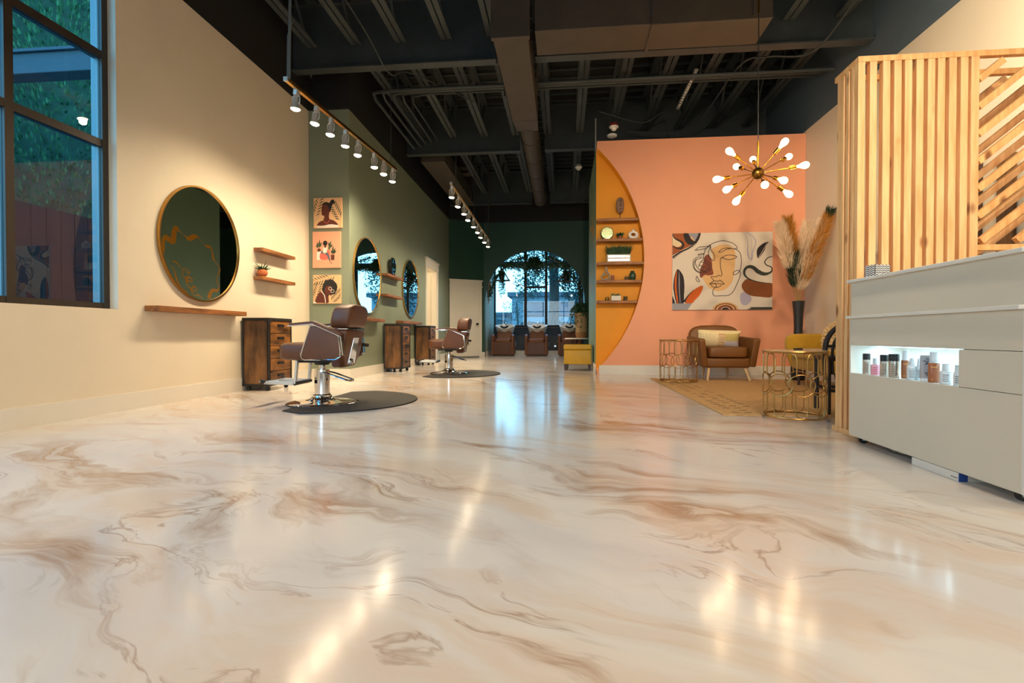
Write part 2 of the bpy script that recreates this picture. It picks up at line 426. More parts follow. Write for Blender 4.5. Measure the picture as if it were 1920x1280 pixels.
# --- left wall with the storefront window
WY0, WY1, WZ0, WZ1 = .30, 3.985, .868, 3.72
w = MB()
w.box(XL-.19, XL, -6, WY0, 0, WT).box(XL-.19, XL, WY1, YC+.2, 0, WT).box(XL-.19, XL, WY0, WY1, 0, WZ0).box(XL-.19, XL, WY0, WY1, WZ1, WT)
struct('wall_left', w, cream)
struct('wall_left_upper', MB().box(XL-.28, XL, -6, YC+.2, WT, DECK), black)
win = MB()
xf0, xf1 = XL-.115, XL-.075
cols = [3.96, 3.205, 2.45, 1.695, .94, .32]
rows = [.89, 2.25, 2.985, 3.70]
for y in cols: win.box(xf0, xf1, y-.03, y+.03, WZ0, WZ1)
for z in rows: win.box(xf0, xf1-.004, WY0, WY1, z-.03, z+.03)
wf = struct('window_1', win, bronzeframe)
outer = MB()
for y in cols: outer.box(XL-.185, xf0, y-.022, y+.022, WZ0, WZ1)
for z in rows: outer.box(XL-.17, xf0, WY0, WY1, z-.02, z+.02)
obj('outer_mullion', outer, alu, wf)
gl = MB()
for i in range(len(cols)-1):
    for j in range(3):
        gl.box(XL-.100, XL-.094, cols[i+1]+.03, cols[i]-.03, rows[j]+.03, rows[j+1]-.03)
obj('window_glass', gl, winglass, wf)
# --- alcove stub and long sage wall
struct('wall_alcove', MB().box(XL, G0.x, YC, YC+.15, 0, WT), sage)
struct('wall_alcove_upper', MB().box(XL, G0.x, YC, YC+.15, WT, DECK), black)
SG = (G1-G0).length
ds0, dz0 = gpx(799.5, 505); ds1, _ = gpx(818.5, 520)
DTOP = 2.28
wg = MB(); slab(wg, gp, 0, ds0, 0, WT, 0, -.14); slab(wg, gp, ds1, SG+.1, 0, WT, 0, -.14); slab(wg, gp, ds0, ds1, DTOP, WT, 0, -.14)
struct('wall_sage', wg, sage)
wgu = MB(); slab(wgu, gp, 0, SG+.1, WT, DECK, 0, -.14); struct('wall_sage_upper', wgu, black)
cs = MB(); CW = .11
slab(cs, gp, ds0-CW, ds0, 0, DTOP, -.02, .022); slab(cs, gp, ds1, ds1+CW, 0, DTOP, -.02, .022)
slab(cs, gp, ds0-CW-.02, ds1+CW+.02, DTOP, DTOP+.17, -.02, .028); slab(cs, gp, ds0-CW-.05, ds1+CW+.05, DTOP+.17, DTOP+.205, -.02, .05)
slab(cs, gp, ds0, ds0+.02, 0, DTOP, -.14, .0); slab(cs, gp, ds1-.02, ds1, 0, DTOP, -.14, 0.); slab(cs, gp, ds0, ds1, DTOP-.02, DTOP, -.14, 0)
struct('trim_1', cs, white)
# room behind the doorway
rb = MB(); slab(rb, gp, ds0-1.3, ds1+2.2, 0, 2.9, -2.2, -2.3); slab(rb, gp, ds0-1.4, ds0-1.3, 0, 2.9, -2.3, -.14); slab(rb, gp, ds1+2.2, ds1+2.3, 0, 2.9, -2.3, -.14); slab(rb, gp, ds0-1.4, ds1+2.3, 2.9, 3., -2.3, -.14)
struct('wall_side_room', rb, cream)
# door leaf swung into the room
lf = MB(); slab(lf, gp, ds1+.0, ds1+.04, .01, DTOP-.03, -.15, -.95)
dr = struct('door_2', lf, white)
kb = MB(); q = gp(ds1-.03, 1.0, -.86); kb.cyl(q+GD*.03, q-GD*.03, .03); kb.box(q.x-.035, q.x+.035, q.y-.01, q.y+.03, q.z-.05, q.z+.05)
obj('door_knob', kb, blackpl, dr)
# --- angled wall with the closed white door
wd = MB(); SD = (D1-D0).length
slab(wd, dp, -.05, SD+.02, 0, WT, 0, -.12)
struct('wall_door', wd, forest)
wdu = MB(); slab(wdu, dp, -.05, SD+.02, WT, DECK, 0, -.12); struct('wall_door_upper', wdu, black)
a0, _ = dpx(842.5, 600); a1, _ = dpx(903, 600); b0, bt = dpx(847, 528); b1, _ = dpx(893.5, 600); _, ht = dpx(842.5, 514)
b0 = a0+.085; b1 = a1-.085; bt = 2.06
c2 = MB()
slab(c2, dp, a0, b0, 0, bt, 0, .025); slab(c2, dp, b1, a1, 0, bt, 0, .025); slab(c2, dp, a0, a1, bt, bt+.17, 0, .03); slab(c2, dp, a0-.02, a1+.03, bt+.17, bt+.2, 0, .05); slab(c2, dp, a0-.01, a1+.02, bt-.015, bt+.012, 0, .04)
struct('trim_2', c2, white)
d1 = MB(); slab(d1, dp, b0, b1, .012, bt, .002, .012)
for s0, s1 in ((b0, b0+.11), (b1-.11, b1)): slab(d1, dp, s0, s1, .012, bt, .012, .02)
for z0, z1 in ((.012, .26), (bt-.13, bt)): slab(d1, dp, b0+.11, b1-.11, z0, z1, .012, .02)
dr = struct('door_1', d1, white, bevel=.004)
kb = MB(); q = dp(b1-.07, .97, .02); kb.cyl(q, q+DN*.05, .012); kb.ball(q+DN*.06, .032); kb.cyl(q, q+DN*.008, .035)
obj('door_knob', kb, blackpl, dr, smooth=True)
sw = MB(); slab(sw, dp, b0, b1, .005, .035, .012, .028); obj('door_sweep', sw, chrome, dr)
# --- arch wall
AX0, AX1 = oy(909, 600, YA).x, oy(1096, 600, YA).x
ACX = (AX0+AX1)/2; AR = (AX1-AX0)/2; ASP = oy(1003, 468.5, YA).z-AR
aw = MB()
aw.box(D1.x-.0, AX0, YA, YA+.16, 0, WT); aw.box(AX1, XR, YA, YA+.16, 0, WT)
NA = 48
for k in range(NA):
    t0 = PI-PI*k/NA; t1 = PI-PI*(k+1)/NA
    p = [(ACX+AR*math.cos(t0), ASP+AR*math.sin(t0)), (ACX+AR*math.cos(t1), ASP+AR*math.sin(t1))]
    aw.prism([p[0], p[1], (p[1][0], WT), (p[0][0], WT)], lambda u, v, d: Vector((u, YA+d, v)), 0, .16)
struct('wall_arch', aw, forest)
struct('wall_arch_upper', MB().box(D1.x, XR, YA, YA+.16, WT, DECK), black)
# wash niche
NX0, NX1 = AX0-.02, AX1+.04
struct('wall_niche_left', MB().box(NX0-.12, NX0, YA+.16, YB, 0, 3.78), mat('niche_sage_paint', (150, 166, 156), .6, var=.05))
struct('wall_niche_right', MB().box(NX1, NX1+.12, YA+.16, YB, 0, 3.78), forest)
struct('ceiling_niche', MB().box(NX0-.12, NX1+.12, YA+.16, YB, 3.78, 3.88), black)
NZ = oy(1000, 613, YB).z; NT = 3.62
nb = MB().use(grey_tile).box(NX0-.12, NX1+.12, YB, YB+.15, 0, NZ).use(black).box(NX0-.12, NX1+.12, YB, YB+.15, NT, 3.78)
struct('wall_niche_back', nb)
fx0 = oy(926, 560, YB).x; fx1 = oy(1091, 560, YB).x
f = MB(); fr_ = lambda x: oy(x, 560, YB).x
for x in (926.8, 985.3, 1024, 1087.5, 1093): f.box(fr_(x)-.045, fr_(x)+.045, YB, YB+.09, NZ, NT)
for z in (NZ+.03, NT-.03): f.box(NX0, NX1, YB+.004, YB+.086, z-.035, z+.035)
zt = oy(1000, 493, YB).z
f.box(NX0, NX1, YB+.006, YB+.084, zt-.10, zt-.02)
zm = oy(1000, 538, YB).z
f.box(fr_(985.3), fr_(1024), YB+.01, YB+.08, zm-.035, zm+.035)
w2 = struct('window_2', f, steelblk)
obj('window_glass', MB().box(NX0, NX1, YB+.04, YB+.046, NZ, NT), winglass, w2)
obj('transom_strip', MB().box(NX0, NX1, YB+.002, YB+.088, zt-.02, zt+.06), alu, w2)
# --- peach wall with the ochre crescent recess
PX0 = .556; PH = 3.86
RC, RZ, RR = -1.254, 1.91, 2.58
ah = math.acos((PX0-RC)/RR)
arc = [(RC+RR*math.cos(a), RZ+RR*math.sin(a)) for a in [ah-2*ah*k/64 for k in range(65)]]
outl = [(PX0, 0), (XR, 0), (XR, PH), (PX0, PH)]+arc
n = len(outl)
pw = MB().use(pink); fy = lambda u, v, d: Vector((u, YP+d, v))
vs = [fy(u, v, 0) for u, v in outl]+[fy(u, v, .22) for u, v in outl]
pw.add(vs, [tuple(range(n)), tuple(range(2*n-1, n-1, -1)), (0, 1, n+1, n), (1, 2, n+2, n+1), (2, 3, n+3, n+2), (3, 4, n+4, n+3)])
pw.use(yellow).add(vs, [(4+k, 5+k, n+5+k, n+4+k) for k in range(64)])
struct('wall_peach', pw)
struct('wall_recess', MB().box(PX0, 1.6, YP+.2205, YP+.26, 0, PH), yellow)
struct('wall_olive', MB().box(PX0, PX0+.14, YP+.262, 11.3, 0, PH), olive)
struct('wall_olive_end', MB().box(PX0+.14, XR, 11.2, 11.3, 0, PH), olive)
# --- right wall, back wall (shop front behind the camera)
struct('wall_right', MB().box(XR, XR+.2, -6, YA, 0, 3.9), cream)
blue_lit = mat('blue_lit_black_paint', (84, 100, 112), .6, var=.1)  # black paint with the blue window daylight put into its colour
struct('wall_right_upper', MB().box(XR, XR+.2, -6, YA, 3.9, DECK), blue_lit)
bw = MB().box(XL, XR, -6.2, -6, 0, .5).box(XL, XR, -6.2, -6, 3.4, DECK).box(XL, -3.2, -6.2, -6, .5, 3.4).box(3.3, XR, -6.2, -6, .5, 3.4)
struct('wall_back', bw, cream)
bf = MB()
for x in (-3.2, -1.575, .05, 1.675, 3.3): bf.box(x-.03, x+.03, -6.14, -6.06, .5, 3.4)
for z in (.53, 2.5, 3.37): bf.box(-3.2, 3.3, -6.13, -6.07, z-.03, z+.03)
w3 = struct('window_3', bf, bronzeframe)
obj('window_glass', MB().box(-3.2, 3.3, -6.102, -6.098, .5, 3.4), frontglass, w3)
# --- baseboards
BH = .15
struct('baseboard_left', MB().box(XL, XL+.016, -6, YC, 0, BH), white)
struct('baseboard_alcove', MB().box(XL+.016, G0.x+.016, YC-.016, YC, 0, BH), white)
b = MB(); slab(b, gp, -.0, ds0-CW, 0, BH, 0, .016); slab(b, gp, ds1+CW, SG-.02, 0, BH, 0, .016); struct('baseboard_sage', b, white)
b = MB(); slab(b, dp, a1, SD, 0, BH, 0, .016); b.box(D1.x, AX0, YA-.016, YA, 0, BH); struct('baseboard_arch', b, white)
b = MB().box(NX0, NX0+.016, YA+.16, YB, 0, BH).box(NX0, NX1, YB-.016, YB, 0, .13).box(NX1-.016, NX1, YA+.16, YB, 0, BH); struct('baseboard_niche', b, white)
b = MB().box(PX0+.04, XR, YP-.016, YP, 0, BH).box(PX0-.016, PX0, YP+.22, 11.3, 0, BH); struct('baseboard_peach', b, white)
struct('baseboard_right', MB().box(XR-.016, XR, -6, YP, 0, BH), white)
# ============================================================ ceiling structure
HJ = 3.95
JX = [HJ*(-.711+.158*k) for k in range(-1, 12)]
JZ = CAMH+HJ
BEAMS = [(6.86, 4.31), (10.25, 4.31), (14.3, 4.31)]
def joist(x, y0, y1):
    m = MB(); ztop = DECK-.03
    m.box(x-.075, x-.01, y0, y1, JZ, JZ+.025).box(x+.01, x+.075, y0, y1, JZ, JZ+.025)
    m.box(x-.07, x+.07, y0, y1, ztop-.03, ztop)
    y = y0; k = 0
    while y < y1-.3:
        za, zb = (JZ+.02, ztop-.02) if k % 2 == 0 else (ztop-.02, JZ+.02)
        m.bar((x, y, za), (x, min(y+.45, y1), zb), .028); y += .45; k += 1
    return m
for i, x in enumerate(JX):
    spans = [(-6, 6.78), (6.95, 10.15), (10.35, 14.2)]
    for s in spans:
        if s[0] > 6 and x < -2.9 : continue
        struct('ceiling_joist', joist(x, *s), joistm)
for y, z in BEAMS:
    for xa, xb in ((XL if y < 7 else -3.2, -.86), (-.37, XR)):
        m = MB().box(xa, xb, y-.075, y+.075, z, z+.02).box(xa, xb, y-.012, y+.012, z+.02, DECK-.03).box(xa, xb, y-.075, y+.075, DECK-.06, DECK-.036)
        struct('ceiling_beam', m, joistm)
# roof deck ribs seen between the joists
ribs = MB(); y = .5
while y < 14.6:
    ribs.box(XL, XR, y, y+.045, DECK-.035, DECK); y += .3
struct('ceiling_deck_ribs', ribs, joistm)
# ducts
def straps(t, pts, z0):
    for x, y in pts: obj('hanger_strap', MB().box(x-.012, x+.012, y-.002, y+.002, z0, DECK-t.location.z), ductm, t)
t = thing('air_duct', 'large dark rectangular duct running across the ceiling above the peach wall', 'duct', (0, 6.2, 4.15))
obj('duct_section', MB().box(-.33, 1.0, -.26, .26, 0, .43), ductm, t, bevel=.006)
obj('duct_section', MB().box(1.02, 2.30, -.25, .27, .0, .43), ductm, t, bevel=.006)
obj('joint_flange', MB().box(.99, 1.03, -.28, .28, -.015, .44), ductm, t)
straps(t, ((-.15, -.265), (2.1, -.265), (-.15, .275), (2.1, .275)), .02)
t = thing('air_duct', 'long dark duct running away down the middle of the ceiling, square then round', 'duct', (-.55, 5.94, 4.10))
obj('duct_box', MB().box(-.27, .14, 0, 2.35, 0, .28), ductm, t, bevel=.006)
obj('end_collar', MB().box(-.29, .16, -.02, .05, -.015, .46), ductm, t, bevel=.006)
obj('transition', MB().add([Vector(v) for v in [(-.27, 2.35, 0), (.14, 2.35, 0), (.14, 2.35, .28), (-.27, 2.35, .28), (-.2, 2.75, .0), (.12, 2.75, .0), (.12, 2.75, .28), (-.2, 2.75, .28)]], [(0, 1, 5, 4), (1, 2, 6, 5), (2, 3, 7, 6), (3, 0, 4, 7)]), ductm, t)
m = MB().cyl((-.04, 2.72, .15), (-.06, 7.8, .15), .16, n=28)
for k in range(5): m.cyl((-.045, 3.4+k, .15), (-.045, 3.45+k, .15), .17, n=28)
obj('round_pipe', m, ductm, t, smooth=True)
straps(t, ((-.3, .6), (.17, .6), (-.3, 1.5), (.17, 1.5)), .02)
straps(t, ((-.225, 5.0), (.13, 5.0)), .15)
t = thing('air_duct', 'dark duct stub hanging from the ceiling deck left of the long duct', 'duct', (-2.95, 10.45, 4.24))
obj('duct_box', MB().box(0, .5, 0, 3.5, 0, .33), ductm, t, bevel=.006)
straps(t, ((-.01, .5), (.51, .5), (-.01, 3.), (.51, 3.)), .02)
# conduits across the bays
names = ['lowest', 'second lowest', 'middle', 'second highest', 'highest']
for k, (yy, zz, rr) in enumerate([(7.72, 4.42, .026), (7.82, 4.465, .022), (7.95, 4.50, .026), (8.06, 4.54, .022), (8.2, 4.565, .018)]):
    m = MB().tube([(-3.0+.12*k, 10.16, zz), (-3.0+.12*k, yy+.3, zz), (-2.95+.12*k, yy+.06, zz), (-2.7+.12*k, yy, zz), (XR-.02, yy, zz)], rr)
    tag(obj('conduit_pipe', m, joistm, smooth=True), '%s of the five dark pipes running side by side across the ceiling joists' % names[k], 'pipe', 'pipes across the ceiling')
cbl = [([(3.35, 5.0, 4.58), (3.3, 6.2, 4.45), (3.15, 6.9, 4.25), (2.75, 7.3, 4.42), (2.5, 7.7, 4.5), (2.25, 9.5, 4.35), (1.2, 9.7, 4.42)], 'sagging dark cable looping under the joists above the wood screen', .012),
       ([(.62, 9.2, 4.6), (1.4, 9.4, 4.45), (1.75, 9.3, 4.57), (1.8, 9.1, 4.15), (1.82, 8.9, 3.95)], 'grey cable dropping behind the top of the peach wall', .009),
       ([(-2.55, 5.0, 4.58), (-2.5, 6.3, 4.5), (-2.35, 6.8, 4.2), (-2.2, 7.3, 4.45), (-1.5, 8.5, 4.55)], 'thin black cable hanging below the cross beam on the left', .01)]
for pts, lab, r in cbl:
    tag(obj('hanging_cable', MB().tube(smoothpts(pts, 8), r, 6), joistm, smooth=True), lab, 'cable')
m = MB().bar((1.93, 7.75, 4.52), (1.93, 9.0, 4.50), .05, .03)
for k in range(14): m.box(1.915, 1.945, 7.8+k*.085, 7.83+k*.085, 4.48, 4.51)
tag(obj('strut_channel', m, whitemetal), 'pale slotted metal channel under the joists above the chandelier', 'bracket')
tag(obj('conduit_pipe', MB().tube([(.585, 9.5, 4.6), (.585, 9.5, 3.2)], .014), whitemetal, smooth=True), 'thin grey vertical pipe rising behind the left end of the peach wall', 'pipe')
def detector(lab, p, two):
    t = thing('smoke_detector', lab, 'smoke detector', p)
    obj('base', MB().cyl((0, 0, 0), (0, 0, -.04), .065), mat('red_strobe_base', (120, 30, 26), .5) if two else whitemetal, t, smooth=True)
    obj('dome', MB().lathe([(.05, -.04), (.08, -.05), (.077, -.065), (.05, -.08), (.045, -.10), (.03, -.115), (0, -.12)]), ivory, t, smooth=True)
    if two: obj('speaker_ring', MB().lathe([(.05, -.13), (.085, -.15), (.08, -.18), (.04, -.2), (0, -.2)], c=(-.02, .10, 0)), ivory, t, smooth=True)
    return t
p = oy(1151, 232, 8.75); detector('white smoke detector with red base on the joist above the peach wall corner', p, True)
p = oy(1085, 309, 11.5); detector('small white ceiling sensor hanging left of the olive wall', p, False)
tag(obj('detector_conduit', MB().tube([p+Vector((0, 0, .0)), p+Vector((0, 0, .9))], .012), joistm), 'black conduit carrying the small white ceiling sensor', 'pipe')
p = oy(870, 323, 12.5)
t = thing('ceiling_vent', 'round dark ceiling diffuser above the far row of track lights', 'vent', p)
m = MB()
for r in (.12, .19, .26, .33): m.lathe([(r-.045, .06), (r, 0), (r+.02, 0), (r+.02, .02)], n=32)
obj('louvre', m, ductm, t, smooth=True)
obj('neck', MB().cyl((0, 0, .05), (0, 0, 1.0), .2), ductm, t, smooth=True)
c0 = ox(564, 70, XL+.1); c1 = ox(587, 98, XL+.1)
t = thing('emergency_light', 'dark emergency light box with small lenses high on the black upper wall', 'light', (XL, (c0.y+c1.y)/2, 4.45))
obj('casing', MB().box(0, .1, -.17, .17, -.10, .10), blackpl, t, bevel=.01)
for q, r in (((.1, .04, -.02), .022), ((.1, -.12, .05), .016), ((.1, -.13, -.02), .016)): obj('lens', MB().ball(q, r), chrome, t, smooth=True)
obj('test_strip', MB().box(.1, .104, .10, .115, -.06, .0), whitemetal, t)
# ============================================================ styling chairs
def make_chair(label, loc, rz):
    t = thing('styling_chair', label, 'salon chair', loc, rz, 'hydraulic styling chairs')
    obj('base_plate', MB().lathe([(.315, 0), (.315, .012), (.305, .02), (.26, .028), (.17, .037), (.11, .05), (.088, .07), (.085, .085)], n=48), chrome, t, smooth=True)
    obj('base_ring', MB().lathe([(.318, .0), (.322, .006), (.318, .013), (.312, .006)], n=48), blackpl, t, smooth=True)
    obj('pump_column', MB().lathe([(.085, .08), (.07, .095), (.068, .29), (.066, .325), (.03, .33)], n=32), chrome, t, smooth=True)
    obj('piston', MB().cyl((0, 0, .32), (0, 0, .385), .03), chrome, t, smooth=True)
    obj('seat_bracket', MB().box(-.17, .17, -.13, .13, .395, .42).lathe([(.065, .37), (.075, .4)], n=20), blackpl, t, bevel=.004)
    pl = MB().tube(smoothpts([(.03, -.07, .30), (.10, -.075, .285), (.2, -.07, .25), (.275, -.06, .225), (.29, 0, .222), (.275, .06, .225), (.2, .07, .25), (.10, .075, .285), (.03, .07, .30)], 5), .008)
    pl.tube([(.275, -.06, .225), (.275, .06, .225)], .009)
    obj('pump_lever', pl, chrome, t, smooth=True)
    st = MB().puff((-.055, 0, .5), (.275, .255, .085), .40)
    obj('seat', st, leather, t, smooth=True)
    # backrest: two leaning pads
    def padf(x0, k): return lambda u, v, d: Vector((x0+d+(v-.52)*k, u*(1-.10*max(0, -(d-.02))/.1), v))
    lowp = [(-.15, .35), (.15, .35), (.235, .45), (.25, .56), (.25, .698), (-.25, .698), (-.25, .56), (-.235, .45)]
    obj('backrest', MB().prism(lowp, padf(.235, .20), -.065, .065), leather, t, bevel=.03, smooth=True)
    topp = [(-.245, .714), (.245, .714), (.262, .78)]+[(.262*math.copysign(abs(math.cos(PI*k/14))**.55, math.cos(PI*k/14)), .80+.135*abs(math.sin(PI*k/14))**.6) for k in range(0, 15)]+[(-.262, .78)]
    obj('headrest', MB().prism(topp, padf(.215, .20), -.105, .085), leather, t, bevel=.035, smooth=True)
    hb = MB()
    for s in (-1, 1): hb.tube([(.265, s*.12, .66), (.29, s*.12, .76)], .011)
    hb.box(.24, .33, -.235, .235, .703, .711)
    obj('headrest_bracket', hb, chrome, t, smooth=True)
    # chrome recline plate on the back
    cp = MB(); pr = [(-.10, .70-.05), (.02, .66), (-.02, .40), (-.06, .345)]
    p0 = Vector((.308, .02, .63)); p1 = Vector((.23, .02, .365))
    cp.add([p0+Vector((0, -.075, 0)), p0+Vector((0, .075, 0)), p1+Vector((0, .10, 0)), p1+Vector((0, -.11, 0)), p0+Vector((.022, -.06, 0)), p0+Vector((.022, .06, 0)), p1+Vector((.05, .085, .02)), p1+Vector((.05, -.095, .02))],
           [(0, 1, 5, 4), (1, 2, 6, 5), (2, 3, 7, 6), (3, 0, 4, 7), (4, 5, 6, 7), (0, 3, 2, 1)])
    cp.cyl((.255, -.02, .40), (.30, -.02, .40), .03)
    obj('recline_plate', cp, chrome, t, bevel=.006)
    sidep = [(-.055, .448), (-.03, .43), (.24, .43), (.285, .455), (.29, .50), (.275, .64), (.13, .735), (.02, .735), (-.065, .475)]
    for s in (-1, 1):
        y0, y1 = s*.265, s*.315
        a = obj('arm_panel', MB().prism(sidep, lambda u, v, d: Vector((u, d, v)), y0, y1), leather, t, bevel=.012, smooth=True)
        e = MB().tube([(u, y1-s*.002, v) for u, v in sidep], .006, 6, closed=True)
        obj('chrome_edge', e, chrome, a, smooth=True)
        pad = MB().bar((-.165, s*.30, .745), (.05, s*.30, .765), .06, .02).bar((.045, s*.30, .766), (.30, s*.30, .655), .07, .026)
        ar = obj('armrest', pad, leather, t, bevel=.007)
        und = MB().bar((-.18, s*.30, .731), (.05, s*.30, .748), .05, .012).bar((.045, s*.30, .748), (.29, s*.30, .640), .05, .010).bar((.29, s*.29, .64), (.31, s*.29, .47), .05, .012)
        obj('chrome_support', und, chrome, ar, bevel=.003)
        for k, (x, z) in enumerate(((.34, .60), (.33, .50))):
            pass
    for s in (-1, 1):
        br = MB().bar((-.17, s*.15, .42), (-.19, s*.15, .20), .045, .018, up=(1, 0, 0))
        br.bar((-.175, s*.15, .205), (-.48, s*.15, .215), .02, .035)
        obj('footrest_strut', br, whitemetal, t, bevel=.004)
    fp = MB().bar((-.47, -.19, .225), (-.47, .19, .225), .075, .018)
    ft = obj('foot_pad', fp, chrome, t, bevel=.004)
    for s in (-1, 1): obj('end_cap', MB().cyl((-.47, s*.205, .225), (-.47, s*.19, .225), .02), blackpl, ft, smooth=True)
    obj('cross_bar', MB().cyl((-.185, -.17, .205), (-.185, .17, .205), .018), blackpl, t, smooth=True)
    kn = MB().cyl((.30, .26, .56), (.33, .30, .55), .018).ball((.335, .305, .55), .02)
    obj('recline_lever', kn, blackpl, t, smooth=True)
    return t
CH1 = Vector((-2.275, 4.65, 0)); CH2 = Vector((-1.922, 8.50, 0))
c1 = make_chair('brown leather styling chair nearest the viewer, facing the cream wall', CH1, .07)
c2 = dup(c1, CH2, .085, 'tan brown styling chair farther back, in front of the white doorway and closed door')
def mat_mesh(R, cx, x0, oy_):
    """round-fronted mat with a scooped recess that clears the chair base; local +x is the round side"""
    m = MB(); pts = []
    r0 = .335
    ymax = math.sqrt(max(R*R-(x0-cx)**2, 0))
    A0 = math.atan2(ymax, x0-cx)
    pts.append((x0, oy_-R*.84))
    for k in range(65):
        a = -A0+2*A0*k/64; q = (cx+R*math.cos(a), oy_+R*math.sin(a))
        if q[0] > x0+.22: pts.append(q)
    pts.append((x0, oy_+R*.84))
    yb = math.sqrt(r0*r0-x0*x0); b0 = math.atan2(yb, x0)
    for k in range(25):
        a = b0-2*b0*k/24; pts.append((r0*math.cos(a), r0*math.sin(a)))
    m.prism(pts, lambda u, v, d: Vector((u, v, d)), .001, .012)
    return m
t = obj('floor_mat', mat_mesh(.86, -.03, -.10, .20), rubber, loc=CH1)
tag(t, 'round black anti-fatigue mat under the nearest styling chair', 'mat', 'salon floor mats')
t = obj('floor_mat', mat_mesh(.86, .03, -.10, -.05), rubber, loc=CH2); t.rotation_euler[2] = -.2
tag(t, 'round black anti-fatigue mat under the farther styling chair', 'mat', 'salon floor mats')
# ============================================================ drawer cabinets
def make_cabinet(label, loc, rz):
    """origin: floor, at the wall; local x = out of the wall (drawer fronts), y = along it"""
    t = thing('drawer_cabinet', label, 'cabinet', loc, rz, 'rustic rolling drawer cabinets')
    W, D, z0, z1 = .50, .335, .055, .84
    obj('carcass', MB().box(0.006, D-.03, .006, W-.006, z0+.006, z1-.006), rustic, t)
    fr = MB(); e = .022
    for x in (0, D-e):
        for y in (0, W-e): fr.box(x, x+e, y, y+e, z0, z1)
    for z in (z0, z1-e):
        for x in (0, D-e): fr.box(x, x+e, 0, W, z, z+e)
        for y in (0, W-e): fr.box(0, D, y, y+e, z, z+e)
    for y in (-.003, W-.05+.003):
        for z in (z0-.003, z1-.047):
            fr.box(D-.05, D+.003, y, y+.05, z, z+.05)
    obj('steel_frame', fr, blockp, t, bevel=.003)
    obj('top_board', MB().box(.0, D, 0, W, z1, z1+.012), blockp, t)
    n = 5; h = (z1-z0-2*e)/n
    for k in range(n):
        za = z0+e+k*h+.004
        d = obj('drawer', MB().box(D-.03, D-.004, e+.003, W-e-.003, za, za+h-.008), rustich, t, bevel=.003)
        obj('handle', MB().box(D-.004, D+.014, W/2-.06, W/2+.06, za+h*.55, za+h*.55+.014).box(D-.005, D, W/2-.07, W/2+.07, za+h*.5, za+h*.5+.03), blackpl, d)
    for x in (.05, D-.05):
        for y in (.05, W-.05):
            c = MB().cyl((x, y-.012, .025), (x, y+.012, .025), .025, n=16).box(x-.014, x+.014, y-.018, y+.018, .03, z0)
            obj('caster', c, blackpl, t)
    return t
cab = make_cabinet('rustic wood drawer cabinet on casters below the cream wall, behind the nearest chair', (XL+.02, 5.63, 0), 0)
gz = -math.atan2(GD.x, GD.y)
s, _ = gpx(719.5, 650, .02); p = gp(s, 0, .02)
dup(cab, p, gz, 'rustic drawer cabinet standing alone by the sage wall between the two styling chairs')
s, _ = gpx(778, 650, .02); p = gp(s, 0, .02)
dup(cab, p, gz, 'rustic drawer cabinet partly hidden behind the seat of the farther styling chair')
# ============================================================ wall shelves
def wshelf(mb, fn, s0, s1, z0, z1, d): return slab(mb, fn, s0, s1, z0, z1, 0.001, d)
def cpn(s, z, o=0.): return Vector((XL+o, s, z))
def cpx(x, y, o=0.):
    p = ox(x, y, XL+o); return p.y, p.z
def shelf(fn, px, A, B, d, th, label, grp):
    s0, za = px(A[0], A[1], d*.5); s1, zb = px(B[0], B[1], d)
    if s1 < s0: s0, s1 = s1, s0
    z = (za+zb)/2
    o = obj('wall_shelf', wshelf(MB(), fn, s0, s1, z-th, z, d), shelfw, bevel=.004)
    tag(o, label, 'shelf', grp); return s0, s1, z
shelf(cpn, cpx, (284, 573), (463, 584), .14, .05, 'long wooden ledge under the big round mirror on the cream wall', 'mirror ledges')
su = shelf(cpn, cpx, (484, 464), (554, 481), .12, .042, 'empty upper wooden shelf on the cream wall right of the round mirror', 'small wooden wall shelves')
sl = shelf(cpn, cpx, (484, 518), (554, 529), .12, .042, 'lower wooden shelf on the cream wall holding a small clay pot', 'small wooden wall shelves')
shelf(gpn := gp, gpx, (664, 594), (722, 598), .14, .05, 'wooden ledge under the left round mirror on the sage wall', 'mirror ledges')
shelf(gp, gpx, (749, 602), (792, 603), .14, .05, 'wooden ledge under the right round mirror on the sage wall', 'mirror ledges')
gu = shelf(gp, gpx, (721, 513), (756, 521), .12, .042, 'upper small shelf on the sage wall carrying the little mirror', 'small wooden wall shelves')
shelf(gp, gpx, (720, 551), (756, 557), .12, .042, 'lower empty small shelf on the sage wall between the round mirrors', 'small wooden wall shelves')
# ============================================================ round mirrors
def round_mirror(fn, c, R, label, grp=None, lean=0., d=.03):
    s, z = c
    t = thing('round_mirror', label, 'mirror', fn(s, z, 0), 0, grp)
    o0 = fn(s, z, 0)
    def L(u, v, o): return fn(s+u, z+v, o)-o0
    fr = MB(); n = 72; w = .016
    for k in range(n):
        a0, a1 = 2*PI*k/n, 2*PI*(k+1)/n
        q = []
        for a in (a0, a1):
            for r, o in ((R, .001), (R, d), (R-w, d), (R-w, .001)): q.append(L(r*math.cos(a), r*math.sin(a), o))
        fr.add(q, [(0, 4, 5, 1), (1, 5, 6, 2), (2, 6, 7, 3), (3, 7, 4, 0)])
    obj('frame', fr, gold, t, smooth=True)
    gl = MB(); pts = [(R-w)*1.0*math.cos(2*PI*k/n) for k in range(n)]
    gl.prism([((R-w+.001)*math.cos(2*PI*k/n), (R-w+.001)*math.sin(2*PI*k/n)) for k in range(n)], lambda u, v, o: L(u, v, o), .004, d-.012)
    obj('mirror_glass', gl, mirror, t)
    return t
s0, z0 = cpx(293, 455); s1, z1 = cpx(449, 455, .03); _, zt = cpx(366, 346, .02); _, zb = cpx(373, 565, .02)
R1 = .5*((s1-s0)/2+(zt-zb)/2)
round_mirror(cpn, ((s0+s1)/2, (zt+zb)/2), R1, 'large round gold-rimmed mirror on the cream wall', 'round gold mirrors')
